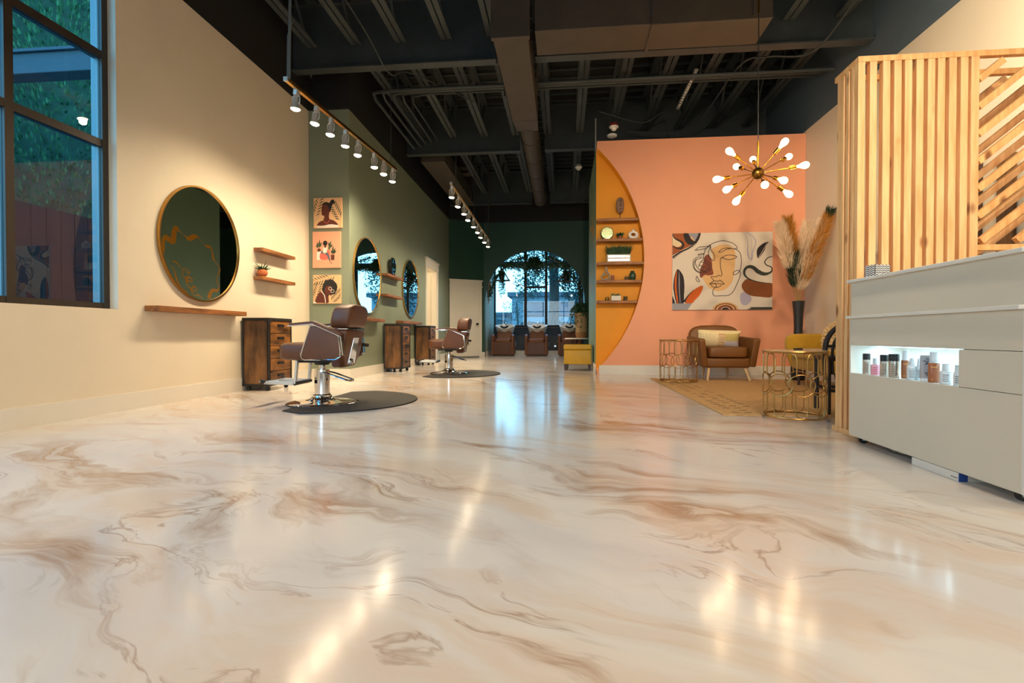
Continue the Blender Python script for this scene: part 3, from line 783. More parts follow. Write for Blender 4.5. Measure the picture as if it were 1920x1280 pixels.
for (xa, xb, ya, yb, lab) in ((659.5, 716.5, 446, 585.5, 'round gold-rimmed mirror on the sage wall, the left one nearer the pictures'), (753, 785.5, 485, 595, 'round gold-rimmed mirror on the sage wall, the right one nearer the doorway')):
    s0, _ = gpx(xa, 520); s1, _ = gpx(xb, 520, .03); xm = (xa+xb)/2
    _, zt = gpx(xm-2, ya, .02); _, zb = gpx(xm+2, yb, .02)
    round_mirror(gp, ((s0+s1)/2, (zt+zb)/2), ((s1-s0)/2+(zt-zb)/2)/2, lab, 'round gold mirrors')
# small standing mirror on the upper sage shelf
s, z = gpx(737, 500, .06)
t = thing('table_mirror', 'little round mirror with dark rim standing on the upper sage-wall shelf', 'mirror', gp(s, gu[2], .06), 0)
o0 = gp(s, gu[2], .06); r = .155
m = MB(); n = 40
prof = [(r*math.cos(2*PI*k/n), r+.03+r*math.sin(2*PI*k/n)) for k in range(n)]
fnl = lambda u, v, o: gp(s+u, gu[2]+v, .06+o)-o0
obj('rim', MB().prism(prof, fnl, -.012, .008), steelblk, t)
obj('mirror_glass', MB().prism([(u*.9, (v-r-.03)*.9+r+.03) for u, v in prof], fnl, .0, .0095), mirror, t)
obj('foot', MB().prism([(-.07, 0), (.07, 0), (.03, .03), (-.03, .03)], fnl, -.03, .03), steelblk, t)
# clay pot on the lower cream shelf
s, _ = cpx(492, 518, .07)
t = thing('potted_plant', 'small clay pot with sprawling green air plant on the lower cream-wall shelf', 'plant', (XL+.07, s, sl[2]))
obj('pot', MB().lathe([(.025, 0), (.05, .015), (.062, .045), (.055, .075), (.035, .09), (.03, .085), (.045, .06), (.045, .05), (0, .05)], n=24), terracotta, t, smooth=True)
m = MB()
for k in range(46):
    a = random.uniform(0, 2*PI); l = random.uniform(.08, .15)
    d = Vector((math.cos(a)*.8, math.sin(a), random.uniform(.25, 1.1)))
    m.leaf((0, 0, .075), d, l, .016)
obj('foliage', m, greenleaf, t)
# ============================================================ prints on the alcove wall
def canvas(name, label, cat, fn, W, H, depth, base, art, rnd=(0, 0)):
    """fn(u, v, d): metres from the lower left corner, d out of the wall"""
    m = MB().use(base); m.prism([(0, 0), (W, 0), (W, H), (0, H)], fn, .0006, depth)
    art(m, lambda u, v, d: fn(min(max(u, 0), 1)*W, min(max(v, 0), 1)*H, depth+.0004+d*.00018), W, H)
    return tag(obj(name, m), label, cat)
def apn(s, z, o=0.): return Vector((s, YC-o, z))
artskin = mat('print_brown', (94, 40, 24), .7); arthair = mat('print_black', (26, 22, 24), .7); artbg = mat('print_peach', (232, 184, 138), .7)
artpink = mat('print_blush', (226, 164, 132), .7); artgreen = mat('print_green', (70, 84, 58), .7); artwhite = mat('print_white', (232, 224, 212), .7)
artcoral = mat('print_coral', (214, 104, 92), .7); artblue = mat('print_denim', (84, 96, 112), .7); artpale = mat('print_sand', (204, 176, 130), .7)
arttan = mat('print_tan', (178, 116, 84), .7)
def fronds(m, fn, root, tip, n, L, w, d, mt):
    m.use(mt); r = Vector(root); t = Vector(tip); ax = t-r; nx = Vector((-ax.y, ax.x)).normalized(); ad = ax.normalized()
    for k in range(n):
        f = .15+.85*k/(n-1); p = r+ax*f
        for sg in (-1, 1):
            dv = (ad*.75+nx*sg*.8).normalized(); e = p+dv*L*(1-.45*abs(f-.5)); mid = p+dv*L*.45; pn = Vector((-dv.y, dv.x))*w
            q = [p, mid+pn, e, mid-pn]
            q = [Vector((min(max(v.x, .01), .99), min(max(v.y, .01), .99))) for v in q]
            m.poly([fn(v.x, v.y, d) for v in q])
def art1(m, fn, W, H):
    fronds(m, fn, (.03, .30), (.22, 1.), 7, .26, .02, 1, artgreen); fronds(m, fn, (1., .18), (.72, .72), 7, .28, .022, 1, artgreen)
    fronds(m, fn, (.0, .05), (.3, .42), 6, .25, .018, 1, artpale)
    m.use(artwhite); blob(m, [(.1, .01), (.16, .09), (.4, .12), (.64, .12), (.86, .09), (.9, .01)], fn, 2, 1, False)
    m.use(artskin); blob(m, [(.12, .09), (.2, .2), (.34, .26), (.38, .4), (.3, .42), (.28, .55), (.29, .7), (.38, .82), (.52, .8), (.58, .6), (.55, .45), (.56, .3), (.72, .24), (.84, .14), (.86, .09), (.6, .12), (.36, .08)], fn, 3, 4)
    m.use(arthair); blob(m, [(.3, .72), (.34, .83), (.46, .86), (.56, .83), (.62, .92), (.72, .93), (.74, .82), (.66, .76), (.62, .62), (.58, .52), (.54, .66), (.46, .78), (.36, .78)], fn, 4, 4)
    m.use(artcoral); ribbon(m, [(.35, .24), (.42, .17), (.5, .17), (.58, .29)], .014, fn, 5)
def art2(m, fn, W, H):
    m.use(artwhite); blob(m, [(.15, .22), (.3, .22), (.3, .46), (.15, .44)], fn, 1, 1, False)
    m.use(artcoral); blob(m, [(.28, .24), (.56, .24), (.62, .44), (.5, .5), (.28, .4)], fn, 2, 3)
    m.use(artskin); blob(m, [(.18, .45), (.3, .47), (.27, .53), (.19, .53)], fn, 3, 2); blob(m, [(.66, .21), (.78, .21), (.79, .36), (.65, .36)], fn, 3, 1, False)
    m.use(artblue); ribbon(m, [(.3, .43), (.44, .42), (.54, .36), (.62, .2)], [.06, .07, .07, .05], fn, 4)
    m.use(arttan); ribbon(m, [(.62, .2), (.65, .14), (.7, .12)], [.04, .03, .03], fn, 4)
    m.use(artwhite); blob(m, [(.38, .42), (.5, .42), (.52, .56), (.4, .57)], fn, 5, 3)
    m.use(artskin); blob(m, [(.43, .56), (.48, .56), (.5, .66), (.42, .66)], fn, 6, 3)
    m.use(arthair); blob(m, [(.37, .66), (.42, .62), (.5, .62), (.54, .68), (.5, .74), (.41, .74)], fn, 7, 4)
    m.use(artgreen)
    for (x, y, a, l) in ((.22, .55, 1.9, .18), (.24, .55, 1.5, .24), (.25, .55, 1.15, .18), (.2, .55, 2.3, .12), (.6, .56, 1.2, .2), (.6, .56, 1.7, .16), (.6, .54, .7, .16), (.62, .48, 2.0, .12), (.72, .38, 1.5, .25), (.72, .38, 1.0, .2), (.72, .38, .6, .17), (.72, .37, 2.0, .14)):
        p = Vector((x, y)); dv = Vector((math.cos(a), math.sin(a))); pn = Vector((-dv.y, dv.x))*.035
        m.poly([fn(*q, 3) for q in (p, p+dv*l*.5+pn, p+dv*l, p+dv*l*.5-pn)])
def art3(m, fn, W, H):
    fronds(m, fn, (.9, 1.), (.1, .78), 8, .26, .02, 1, artgreen); fronds(m, fn, (.02, .05), (.2, .62), 7, .25, .02, 1, artgreen); fronds(m, fn, (.62, .02), (1., .4), 8, .24, .018, 1, artgreen)
    m.use(artskin); blob(m, [(.08, .04), (.12, .22), (.24, .4), (.4, .42), (.44, .52), (.5, .66), (.64, .64), (.68, .5), (.66, .4), (.58, .36), (.56, .2), (.55, .02), (.3, .02)], fn, 2, 4)
    m.use(arthair); n = 40; pts = []
    for k in range(n):
        a = 2*PI*k/n; r = .27+random.uniform(-.02, .025); pts.append((.6+r*1.02*math.cos(a), .56+r*math.sin(a)))
    blob(m, pts, fn, 3, 1, False)
    m.use(artskin); blob(m, [(.42, .4), (.46, .58), (.56, .62), (.66, .56), (.7, .46), (.66, .36), (.56, .3)], fn, 4, 4)
    m.use(artwhite)
    for c in ((.62, .52), (.7, .43)): ribbon(m, [(c[0]+.055*math.cos(a), c[1]+.055*math.sin(a)) for a in [2*PI*k/10 for k in range(10)]], .014, fn, 5, closed=True)
    ribbon(m, [(.3, .42), (.4, .3), (.44, .14), (.45, .02)], .03, fn, 5); m.poly([fn(*q, 5) for q in ((.01, .01), (.12, .01), (.1, .05), (.01, .07))])
def fromc(A, B):
    a = oy(A[0], A[1], YC-.03); b = oy(B[0], B[1], YC-.03)
    return a, b
prn = [((588, 371.5), (641, 426.5), art1, artbg, 'top print on the sage alcove wall, woman in profile with a hair bun'),
       ((586, 434.5), (638.5, 501.5), art2, artpink, 'middle print on the alcove wall, tiny seated figure with plants on blush ground'),
       ((587, 515.5), (639, 568.5), art3, artbg, 'bottom print on the sage alcove wall, woman with afro hair and round glasses')]
for A, B, art, bg, lab in prn:
    a, b = fromc(A, B)
    canvas('art_print', lab, 'picture', (lambda a, b: lambda u, v, d: Vector((a.x+u, YC-d, b.z+v)))(a, b), b.x-a.x, a.z-b.z, .03, bg, art)['group'] = 'prints on the alcove wall'
# ============================================================ track lights
ords = ['first', 'second', 'third', 'fourth', 'fifth', 'sixth', 'seventh', 'eighth', 'ninth']
LAMPS = []
hp = {}
def spot_head(p, rz, label, grp, tilt):
    t = thing('track_spotlight', label, 'light', p, rz, grp)
    if not hp:
        hp['adapter'] = obj('adapter', MB().box(-.02, .02, -.03, .03, -.055, 0), whitemetal, t, bevel=.003)
        y = MB()
        for s in (-1, 1): y.tube(smoothpts([(0, 0, -.05), (s*.034, 0, -.065), (s*.04, 0, -.11), (s*.034, 0, -.14)], 4), .006, 6)
        hp['yoke'] = obj('yoke', y, whitemetal, t, smooth=True)
        hp['housing'] = obj('housing', MB().lathe([(.0, -.065), (.02, -.066), (.024, -.10), (.028, -.135), (.044, -.165), (.05, -.185), (.046, -.186), (.03, -.16), (0, -.15)], n=20), whitemetal, t, smooth=True)
        hp['bulb'] = obj('bulb', MB().lathe([(.046, -.182), (.044, -.192), (.028, -.203), (0, -.207)], n=20), emtrack, t, smooth=True)
    else:
        for k, o in hp.items():
            c = o.copy(); COL.objects.link(c); c.parent = t
    t.rotation_euler = (tilt[0], tilt[1], rz)
    LAMPS.append(t)
TZ = 3.1
A = oz(537, 152.5, TZ); B = oz(742.5, 320, TZ)
def track(A, B, lab, xs, lab2, grp):
    t = thing('lighting_track', lab, 'light track', A, 0, 'lighting tracks')
    d = B-A
    r = MB().bar((0, 0, .018), d+Vector((0, 0, .018)), .038, .034)
    obj('rail', r, gold, t)
    obj('end_cap', MB().bar(-d.normalized()*.02+Vector((0, 0, .018)), Vector((0, 0, .018)), .042, .04).bar(d+Vector((0, 0, .018)), d+d.normalized()*.02+Vector((0, 0, .018)), .042, .04), whitemetal, t)
    obj('wire_channel', MB().bar(Vector((0.024, 0, .0)), d+Vector((.024, 0, .0)), .006, .012), gold, t)
    for k, x in enumerate(xs):
        spot_head(onseg(x, A, B), math.atan2(d.y, d.x)+PI/2, lab2 % ords[k], grp, (random.uniform(-.08, .08), random.uniform(-.15, -.03)))
    return t
t1 = track(A, B, 'brass lighting track hung above the cream wall and nearest chair', (556.5, 595, 622, 649, 673, 702, 720.5, 737.6), '%s lit spotlight from the near end of the track above the nearest chair', 'spotlights on the near track')
top = DECK-A.z
obj('hanger_rod', MB().tube([(.01, .03, .03), (.03, .06, top)], .014).tube([(.0, .02, .03), (.0, .03, .45), (.03, .05, .6)], .008), alu, t1, smooth=True)
w = onseg(733, A, B)-A
obj('hanger_wire', MB().tube([w, w+Vector((0, 0, top))], .004, 6), joistm, t1)
A2 = oz(846, 346, TZ); B2 = oz(919, 454, TZ)
t2 = track(A2, B2, 'far lighting track hung above the farther chair toward the arch', (847.6, 860.6, 870.7, 879.5, 888.2, 896.2, 902.8, 909.7, 915.3), '%s lit spotlight from the near end of the track above the farther chair', 'spotlights on the far track')
for x in (855, 889):
    w = onseg(x, A2, B2)-A2; obj('hanger_wire', MB().tube([w, w+Vector((0, 0, DECK-TZ))], .005, 6), joistm, t2)
w = onseg(914, A2, B2)-A2
obj('feed_conduit', MB().tube([w+Vector((0, 0, .02)), w+Vector((.02, .05, .2)), w+Vector((0.02, .06, DECK-TZ))], .014), ductm, t2, smooth=True)
# ============================================================ sputnik chandelier
CC = oy(1421, 325, 5.75)
t = thing('sputnik_chandelier', 'brass starburst chandelier with lit filament bulbs in front of the peach wall', 'chandelier', CC)
obj('hub', MB().ball((0, 0, 0), .062, 28, 18).cyl((0, 0, .055), (0, 0, .08), .014).cyl((0, 0, -.075), (0, 0, -.055), .008), darkbrass, t, smooth=True)
obj('stem', MB().cyl((0, 0, .06), (0, 0, .345), .009), brass, t, smooth=True)
obj('cord', MB().cyl((0, 0, .34), (0, 0, DECK-CC.z), .005, n=8), blackpl, t)
obj('upper_stem', MB().cyl((0, 0, 1.70), (0, 0, 2.1), .009), brass, t, smooth=True)
# bulb tip in the photo (px) and depth offset of the tip
tips = [((1366, 282), -.10), ((1411.5, 298), .42), ((1380, 312), .42), ((1342, 336.5), -.12), ((1361, 356), -.18), ((1379, 379), -.1), ((1434.5, 347), -.46),
        ((1473, 264), -.12), ((1480, 293), .36), ((1512, 309), -.15), ((1471, 338.5), -.36), ((1481, 365), .05)]
BULBS = []
for (px, py), dy in tips:
    e = oy(px, py, CC.y+dy)-CC; L = e.length; d = e/L
    a = obj('arm', MB().cyl(d*.05, d*(L-.10), .006, n=12), brass, t, smooth=True)
    q = d.to_track_quat('Z', 'Y').to_matrix()
    obj('socket', MB().lathe([(.01, L-.16), (.021, L-.155), (.021, L-.09), (.017, L-.088), (.0, L-.088)], n=18, M=q), brass, a, smooth=True)
    obj('bulb', MB().lathe([(.013, L-.088), (.016, L-.07), (.033, L-.03), (.036, L-.008), (.03, L+.014), (.015, L+.027), (0, L+.03)], n=18, M=q), embulb, a, smooth=True)
    BULBS.append(CC+d*(L+.075))
# ============================================================ crescent recess shelves and ornaments
YS = YP+.105
def arcx(z): return RC+math.sqrt(max(RR*RR-(z-RZ)**2, 0))
shz = []
for py, lab in ((408.5, 'top wooden shelf in the ochre recess, carrying the stone head'), (446.5, 'second wooden shelf from the top in the ochre recess'), (490.5, 'middle wooden shelf in the ochre recess, under the grass box'),
                (524.5, 'fourth wooden shelf in the ochre recess, carrying the thinker figure'), (563, 'lowest wooden shelf in the ochre recess, carrying the succulents')):
    z = oy(1160, py, YP+.01).z; shz.append(z)
    x1 = min(arcx(z), arcx(z-.045))
    tag(obj('niche_shelf', MB().box(PX0+.004, x1-.004, YP+.012, YP+.219, z-.045, z), shelfwx, bevel=.004), lab, 'shelf', 'shelves in the ochre recess')
def npos(px, k): return Vector((oy(px, 480, YS).x, YS, shz[k]))
p = npos(1162.5, 0)
t = thing('head_sculpture', 'carved stone head on a thin metal stand, top shelf of the ochre recess', 'sculpture', p)
m = MB().puff((0, 0, .235), (.066, .045, .13), .75, 24, 18)
obj('head', m, stone, t, smooth=True)
m = MB().tube(smoothpts([(-.03, -.045, .30), (.0, -.055, .315), (.03, -.045, .30)], 4), .006).tube(smoothpts([(.0, -.05, .31), (.008, -.062, .25), (-.006, -.066, .215), (.014, -.056, .205)], 4), .008).tube([(-.03, -.047, .285), (-.012, -.05, .283)], .005).tube([(.02, -.05, .283), (.04, -.045, .285)], .005).tube([(-.012, -.052, .165), (.02, -.052, .165)], .006)
obj('face_relief', m, mat('stone_shadow', (104, 78, 64), .85), t, smooth=True)
obj('stand', MB().cyl((0, 0, .012), (0, 0, .11), .006).box(-.075, .06, -.03, .03, 0, .012), steelblk, t)
p = npos(1138.3, 1)
t = thing('disc_ornament', 'round ribbed iridescent disc on the left of the second recess shelf', 'ornament', p)
m = MB()
gold_i = mat('iridescent_glass', (196, 190, 120), .15, .9, rgb2=(90, 150, 120), scale=6)
m.use(steelblk).cyl((0, .012, .108), (0, .03, .108), .108, n=40)
m.use(gold_i).cyl((0, -.005, .108), (0, .012, .108), .095, n=40).use(matwhite)
for k in range(9):
    z = .108-.076+k*.019; h = math.sqrt(.094**2-(z-.108)**2); m.bar((-h, -.008, z), (h, -.008, z), .006, .007)
obj('disc', m, None, t)
obj('stand', MB().box(-.04, .04, -.02, .04, 0, .012), steelblk, t)
def smallpot(px, k, label, r, h, pm, plant=None, ph=.05, prof=None):
    p = npos(px, k); t = thing('ornament_pot', label, 'pot', p)
    pr = prof or [(r*.7, 0), (r*.95, h*.15), (r, h*.55), (r*.9, h*.95), (r*.8, h), (r*.7, h*.9), (0, h*.85)]
    obj('pot', MB().lathe(pr, n=24), pm, t, smooth=True)
    if plant:
        m = MB()
        for _ in range(40):
            a = random.uniform(0, 2*PI); d = Vector((math.cos(a), math.sin(a), random.uniform(.5, 2)))
            m.leaf((math.cos(a)*r*.4, math.sin(a)*r*.4, h*.85), d, ph*random.uniform(.6, 1.1), ph*.35)
        obj('plant', m, plant, t)
    return t
pinkclay = mat('dusty_clay', (150, 92, 70), .7)
smallpot(1162.7, 1, 'tiny clay pot with a cactus in the middle of the second recess shelf', .026, .06, pinkclay, darkleaf, .085)
p = npos(1187.5, 1)
t = thing('ring_vase', 'white ring-shaped vase with a hole, right end of the second recess shelf', 'vase', p)
pts = [(.052*1.15*math.cos(2*PI*k/28)-.0, 0, .068+.052*math.sin(2*PI*k/28)) for k in range(28)]
m = MB().tube(pts, [.026+.006*(-math.sin(2*PI*k/28)) for k in range(28)], 12, closed=True)
obj('body', m, ivory, t, smooth=True)
obj('neck', MB().lathe([(.026, .125), (.018, .14), (.022, .158), (.016, .158), (.012, .14)], n=20), ivory, t, smooth=True)
p = npos(1159.8, 2)
t = thing('grass_planter', 'green grass in a mirrored rectangular box on the middle recess shelf', 'plant', p)
W2, H2 = .195, .128
m = MB().use(greyresin).box(-W2, W2, -.055, .055, 0, H2)
m.use(mirrorbox)
for z in (.018, .074): m.box(-W2+.02, W2-.02, -.061, -.054, z, z+.036)
obj('box', m, None, t)
m = MB()
for _ in range(520):
    x = random.uniform(-W2+.02, W2-.02); y = random.uniform(-.045, .045); h = random.uniform(.10, .2); lx = x*random.uniform(.1, .55)+random.uniform(-.04, .04); ly = random.uniform(-.05, .03)
    a = Vector((x, y, H2-.01)); b = a+Vector((lx*.4, ly*.4, h*.65)); c = a+Vector((lx, ly, h)); w = Vector((.0028, .001, 0))
    m.add([a-w, a+w, b+w*.8, b-w*.8, c], [(0, 1, 2, 3), (3, 2, 4)])
obj('grass', m, darkleaf, t)
p = npos(1136.5, 3)
t = thing('thinker_figure', 'silver seated thinker figurine on the left of the fourth recess shelf', 'sculpture', p)
m = MB()
m.tube(smoothpts([(.055, 0, .012), (.0, -.01, .008), (-.06, 0, .02), (-.075, 0, .06), (-.045, 0, .11), (-.005, 0, .155), (.0, 0, .175)], 5), [.012]*5*6+[.010])
m.tube(smoothpts([(-.04, -.01, .012), (.03, -.015, .04), (.062, -.01, .09), (.04, -.01, .12), (-.01, -.01, .10), (-.05, -.005, .085)], 5), .010)
m.tube(smoothpts([(.06, .0, .095), (.03, 0, .14), (.012, 0, .185)], 5), .009)
m.tube(smoothpts([(.055, .01, .012), (.062, .0, .05), (.062, 0, .09)], 5), .010)
m.ball((.004, 0, .205), (.022, .024, .03), 16, 12)
obj('figure', m, greyresin, t, smooth=True)
smallpot(1149, 3, 'small brown lidded jar beside the thinker figurine', .027, .085, pinkclay, None)
smallpot(1175, 3, 'small dark pot with pale stripe beside the green vase', .034, .052, mat('striped_pot', (120, 86, 52), .5, rgb2=(46, 40, 34), scale=30, stretch=(1, 1, 6)), darkleaf, .03)
smallpot(1186, 3, 'dark green ribbed vase on the right of the fourth recess shelf', .056, .155, greenglaze, None, prof=[(.036, 0), (.05, .02), (.056, .08), (.052, .11), (.03, .135), (.028, .145), (.036, .155), (.03, .155), (.02, .14), (0, .13)])
smallpot(1138, 4, 'tiny gold and dark pot at the left of the lowest recess shelf', .034, .05, darkbrass, darkleaf, .03)
smallpot(1173, 4, 'tiny brown pot at the right of the lowest recess shelf', .034, .06, mat('brown_pot', (104, 70, 36), .5, rgb2=(50, 40, 30), scale=20), darkleaf, .035)
p = npos(1155, 4)
t = thing('succulent_planter', 'small white rectangular planter of succulents on the lowest recess shelf', 'plant', p)
obj('planter', MB().box(-.08, .08, -.04, .04, 0, .082), matwhite, t, bevel=.005)
m = MB()
for c in range(6):
    cx = -.06+.024*c; cz = .085+.012*math.sin(c*2.1)
    for k in range(22):
        a = k*2.4; d = Vector((math.cos(a), math.sin(a), .4+.08*k)); m.leaf((cx, random.uniform(-.015, .015), cz), d, .02+.026*random.random(), .013)
obj('succulents', m, sageleaf, t)
# ============================================================ big painting
pa = oy(1261, 437.5, YP-.035); pb = oy(1448, 580, YP-.035)
PW, PHH = pb.x-pa.x, pa.z-pb.z
Q = lambda x, y: ((x-148)/1262., 1-(y-187)/956.)
QQ = lambda L: [Q(*p) for p in L]
ac = {k: mat('art_'+k, c, .75) for k, c in dict(canvas=(222, 208, 190), rust=(158, 82, 34), dark=(42, 32, 36), tan=(222, 176, 120), brown=(132, 66, 44), orange=(206, 92, 20), grey=(150, 148, 154), lilac=(176, 168, 188), forest=(52, 56, 48), blush=(214, 172, 124), line=(54, 40, 34), sienna=(138, 76, 30), cream=(226, 204, 164)).items()}
def bigart(m, fn, W, H):
    def B(c, L, d, n=5, sm=True): m.use(ac[c]); blob(m, QQ(L), fn, d, n, sm)
    def R(c, L, w, d, n=6, cl=False): m.use(ac[c]); ribbon(m, [(u*W, v*H) for u, v in QQ(L)], [k*W/1262. for k in w] if isinstance(w, list) else w*W/1262., lambda u, v, dd: fn(u/W, v/H, dd), d, n, cl)
    B('rust', [(149, 188), (440, 188), (425, 300), (370, 350), (270, 395), (149, 462)], 1, 1, False)
    B('cream', [(149, 220), (200, 262), (258, 290), (262, 335), (215, 358), (170, 340), (149, 325)], 3, 4)
    R('dark', [(150, 190), (165, 235), (200, 262), (258, 292), (285, 330), (265, 372), (205, 372), (150, 350)], [10, 12, 20, 26, 30, 26, 16, 8], 4)
    B('dark', [(290, 188), (345, 188), (370, 232), (405, 262), (436, 300), (405, 330), (350, 325), (305, 270)], 4, 4)
    B('grey', [(345, 188), (490, 188), (440, 290), (405, 258), (372, 232)], 3, 1, False); B('tan', [(378, 228), (400, 240), (430, 285), (405, 275), (380, 250)], 5, 3)
    R('dark', [(498, 187), (470, 260), (420, 330), (350, 380), (250, 425), (151, 492)], [26, 34, 30, 26, 30, 34], 6)
    R('canvas', [(440, 320), (360, 385), (270, 425), (165, 490)], 5, 7)
    # face patches
    B('tan', [(640, 400), (720, 350), (820, 335), (900, 370), (945, 440), (940, 600), (915, 780), (850, 870), (760, 915), (680, 900), (600, 850), (545, 770), (500, 690), (560, 600), (650, 540), (655, 450)], 2, 4)
    B('brown', [(560, 480), (610, 460), (650, 540), (655, 620), (670, 700), (610, 715), (560, 710), (510, 745), (498, 660), (540, 560)], 3, 4)
    lw = 8
    for L in ([(600, 355), (680, 312), (780, 290), (870, 305), (940, 340), (968, 388), (900, 388), (840, 380), (780, 392), (735, 430), (780, 425), (840, 395), (920, 390), (985, 420), (1018, 490), (1020, 590), (1000, 665), (960, 705), (925, 710), (925, 680), (960, 660), (1000, 665), (1008, 720), (970, 820), (920, 920), (860, 965), (770, 970), (690, 972), (664, 945), (668, 900), (700, 862)],
              [(768, 505), (820, 475), (890, 468), (965, 490), (910, 518), (840, 520), (770, 500), (756, 560), (765, 640), (778, 700), (765, 725), (735, 718), (700, 735), (660, 730), (640, 738), (670, 770), (668, 790), (620, 825)],
              [(618, 826), (660, 795), (690, 785), (720, 790), (760, 782), (808, 825), (760, 822), (700, 815), (650, 822), (618, 826)],
              [(650, 828), (650, 850), (690, 864), (740, 862), (775, 835)], [(700, 862), (712, 845), (690, 822), (655, 815)],
              [(635, 345), (580, 360), (500, 362), (460, 385), (440, 402), (520, 392), (575, 380), (620, 352)],
              [(632, 352), (640, 400), (675, 455), (686, 500), (668, 535), (625, 490), (605, 440), (620, 390), (632, 350)],
              [(632, 345), (590, 370), (560, 410), (548, 470), (535, 520), (510, 545), (490, 580), (485, 610)], [(470, 460), (500, 448), (548, 445), (520, 462), (472, 462)],
              [(545, 500), (600, 540), (635, 580), (640, 630), (600, 670), (530, 685), (465, 670), (420, 620), (410, 560), (430, 510), (480, 485), (535, 490)],
              [(520, 500), (450, 520), (425, 570), (440, 640), (500, 675)], [(510, 545), (560, 560), (600, 600), (605, 640), (560, 660), (515, 640), (520, 615), (550, 625)],
              [(455, 510), (440, 560), (470, 620), (520, 660), (580, 668)], [(540, 520), (600, 570), (625, 620), (605, 655)], [(490, 580), (520, 600), (570, 612), (590, 640)],
              [(462, 722), (450, 760), (470, 790), (496, 790), (480, 760), (464, 724)]):
        R('line', L, lw, 6, 5)
    # left leaves
    B('dark', [(210, 636), (250, 660), (290, 730), (303, 840), (298, 960), (290, 1062), (190, 1062), (165, 930), (160, 820), (178, 710)], 2, 5)
    R('orange', [(207, 645), (192, 740), (190, 850), (200, 950), (220, 1060)], [4, 22, 24, 22, 14], 4); R('grey', [(232, 660), (236, 760), (238, 900), (250, 1055)], [4, 12, 12, 8], 4)
    R('canvas', [(160, 900), (172, 980), (192, 1060)], [10, 12, 14], 4); B('dark', [(149, 960), (190, 1062), (149, 1062)], 2, 1, False)
    B('dark', [(296, 1045), (330, 980), (400, 910), (430, 900), (400, 1040)], 2, 3)
    B('orange', [(535, 842), (530, 900), (490, 970), (440, 1020), (400, 1062), (320, 1062), (335, 1000), (390, 930), (460, 870)], 4, 4)
    B('grey', [(149, 1062), (402, 1062), (345, 1142), (149, 1142)], 5, 1, False)
    # right side
    R('lilac', [(1045, 188), (1085, 250), (1100, 330), (1098, 420), (1115, 500), (1155, 530)], [4, 8, 8, 14, 18, 10], 2)
    R('lilac', [(1080, 188), (1150, 230), (1198, 300), (1185, 370), (1160, 440), (1155, 530)], [4, 10, 14, 10, 12, 10], 2); R('lilac', [(1070, 188), (1130, 240), (1150, 320), (1150, 400), (1150, 520)], 5, 2)
    B('dark', [(1360, 316), (1330, 360), (1300, 430), (1232, 512), (1212, 450), (1225, 390), (1270, 345), (1320, 318)], 3, 4); R('canvas', [(1345, 325), (1310, 380), (1270, 450), (1236, 500)], 6, 5)
    R('forest', [(1409, 490), (1350, 510), (1312, 560), (1340, 600), (1390, 620), (1405, 660), (1370, 695), (1300, 705), (1230, 675), (1170, 625), (1110, 615), (1065, 650), (1062, 710), (1110, 760), (1200, 795), (1300, 812), (1409, 826)], [10, 12, 14, 14, 14, 20, 26, 46, 52, 46, 38, 32, 26, 18, 12, 8, 7], 5)
    B('sienna', [(1110, 765), (1200, 792), (1300, 815), (1409, 830), (1409, 985), (1250, 985), (1140, 970), (1060, 920), (1026, 850), (1060, 785)], 3, 3)
    def arch(c, r, d): B(c, [(825+r*math.cos(PI-PI*k/24), 1142-r*.58*math.sin(PI*k/24)) for k in range(25)], d, 1, False)
    arch('blush', 165, 2); arch('sienna', 138, 3); arch('tan', 116, 4); arch('brown', 98, 5); arch('cream', 58, 6); arch('dark', 48, 7)
    B('forest', [(1095, 1142), (1150, 1120), (1120, 1112), (1409, 1114), (1409, 1142)], 3, 1, False)
    B('lilac', [(1010, 960), (1060, 925), (1130, 960), (1150, 1030), (1080, 1090), (1020, 1060)], 0, 4)
ac['lilac'].node_tree.nodes['Principled BSDF'].inputs['Base Color'].default_value = lin((176, 168, 188))
o = canvas('canvas_painting', 'large abstract line-drawn face painting on the peach wall', 'painting', lambda u, v, d: Vector((pa.x+u, YP-d, pb.z+v)), PW, PHH, .035, ac['canvas'], bigart)
# ============================================================ armchairs
def armchair_saddle():
    t = thing('armchair', 'brown leather armchair with pale wood legs under the face painting', 'chair', (2.275, 7.37, .0115))
    shell = MB()
    obj('seat_base', MB().box(-.30, .30, -.02, .56, .185, .32), saddle, t, bevel=.03, smooth=True)
    obj('seat_cushion', MB().puff((0, .225, .40), (.265, .27, .075), .22), saddle, t, smooth=True)
    bp = []
    for k in range(13):
        a = PI-PI*k/12; sx = math.copysign(abs(math.cos(a))**.55, math.cos(a)); sz = abs(math.sin(a))**.55
        bp.append((.375*sx, .52+.27*sz))
    bp = [(-.33, .20)]+bp+[(.33, .20)]
    lean = lambda u, v, d: Vector((u, .52+d+(v-.2)*.22, v))
    obj('backrest', MB().prism(bp, lean, 0, .13), saddle, t, bevel=.035, smooth=True)
    for s in (-1, 1):
        ap = [(-.05, .20), (.60, .20), (.68, .46), (.62, .62), (.3, .605), (-.06, .59), (-.085, .57)]
        f = lambda u, v, d, s=s: Vector((s*(.285+d+(v-.2)*.13), u, v))
        obj('armrest', MB().prism(ap, f, -.01, .075), saddle, t, bevel=.028, smooth=True)
    for (x, y, xx, yy) in ((-.24, .04, -.285, -.04), (.24, .04, .285, -.04), (-.2, .48, -.215, .46), (.14, .48, .14, .46)):
        obj('leg', MB().cyl((x, y, .19), (xx, yy, 0), .024, .014, 16), beech, t, smooth=True)
    return t
armchair_saddle()
patch = bpy.data.materials.new('patchwork_fabric'); patch.use_nodes = True
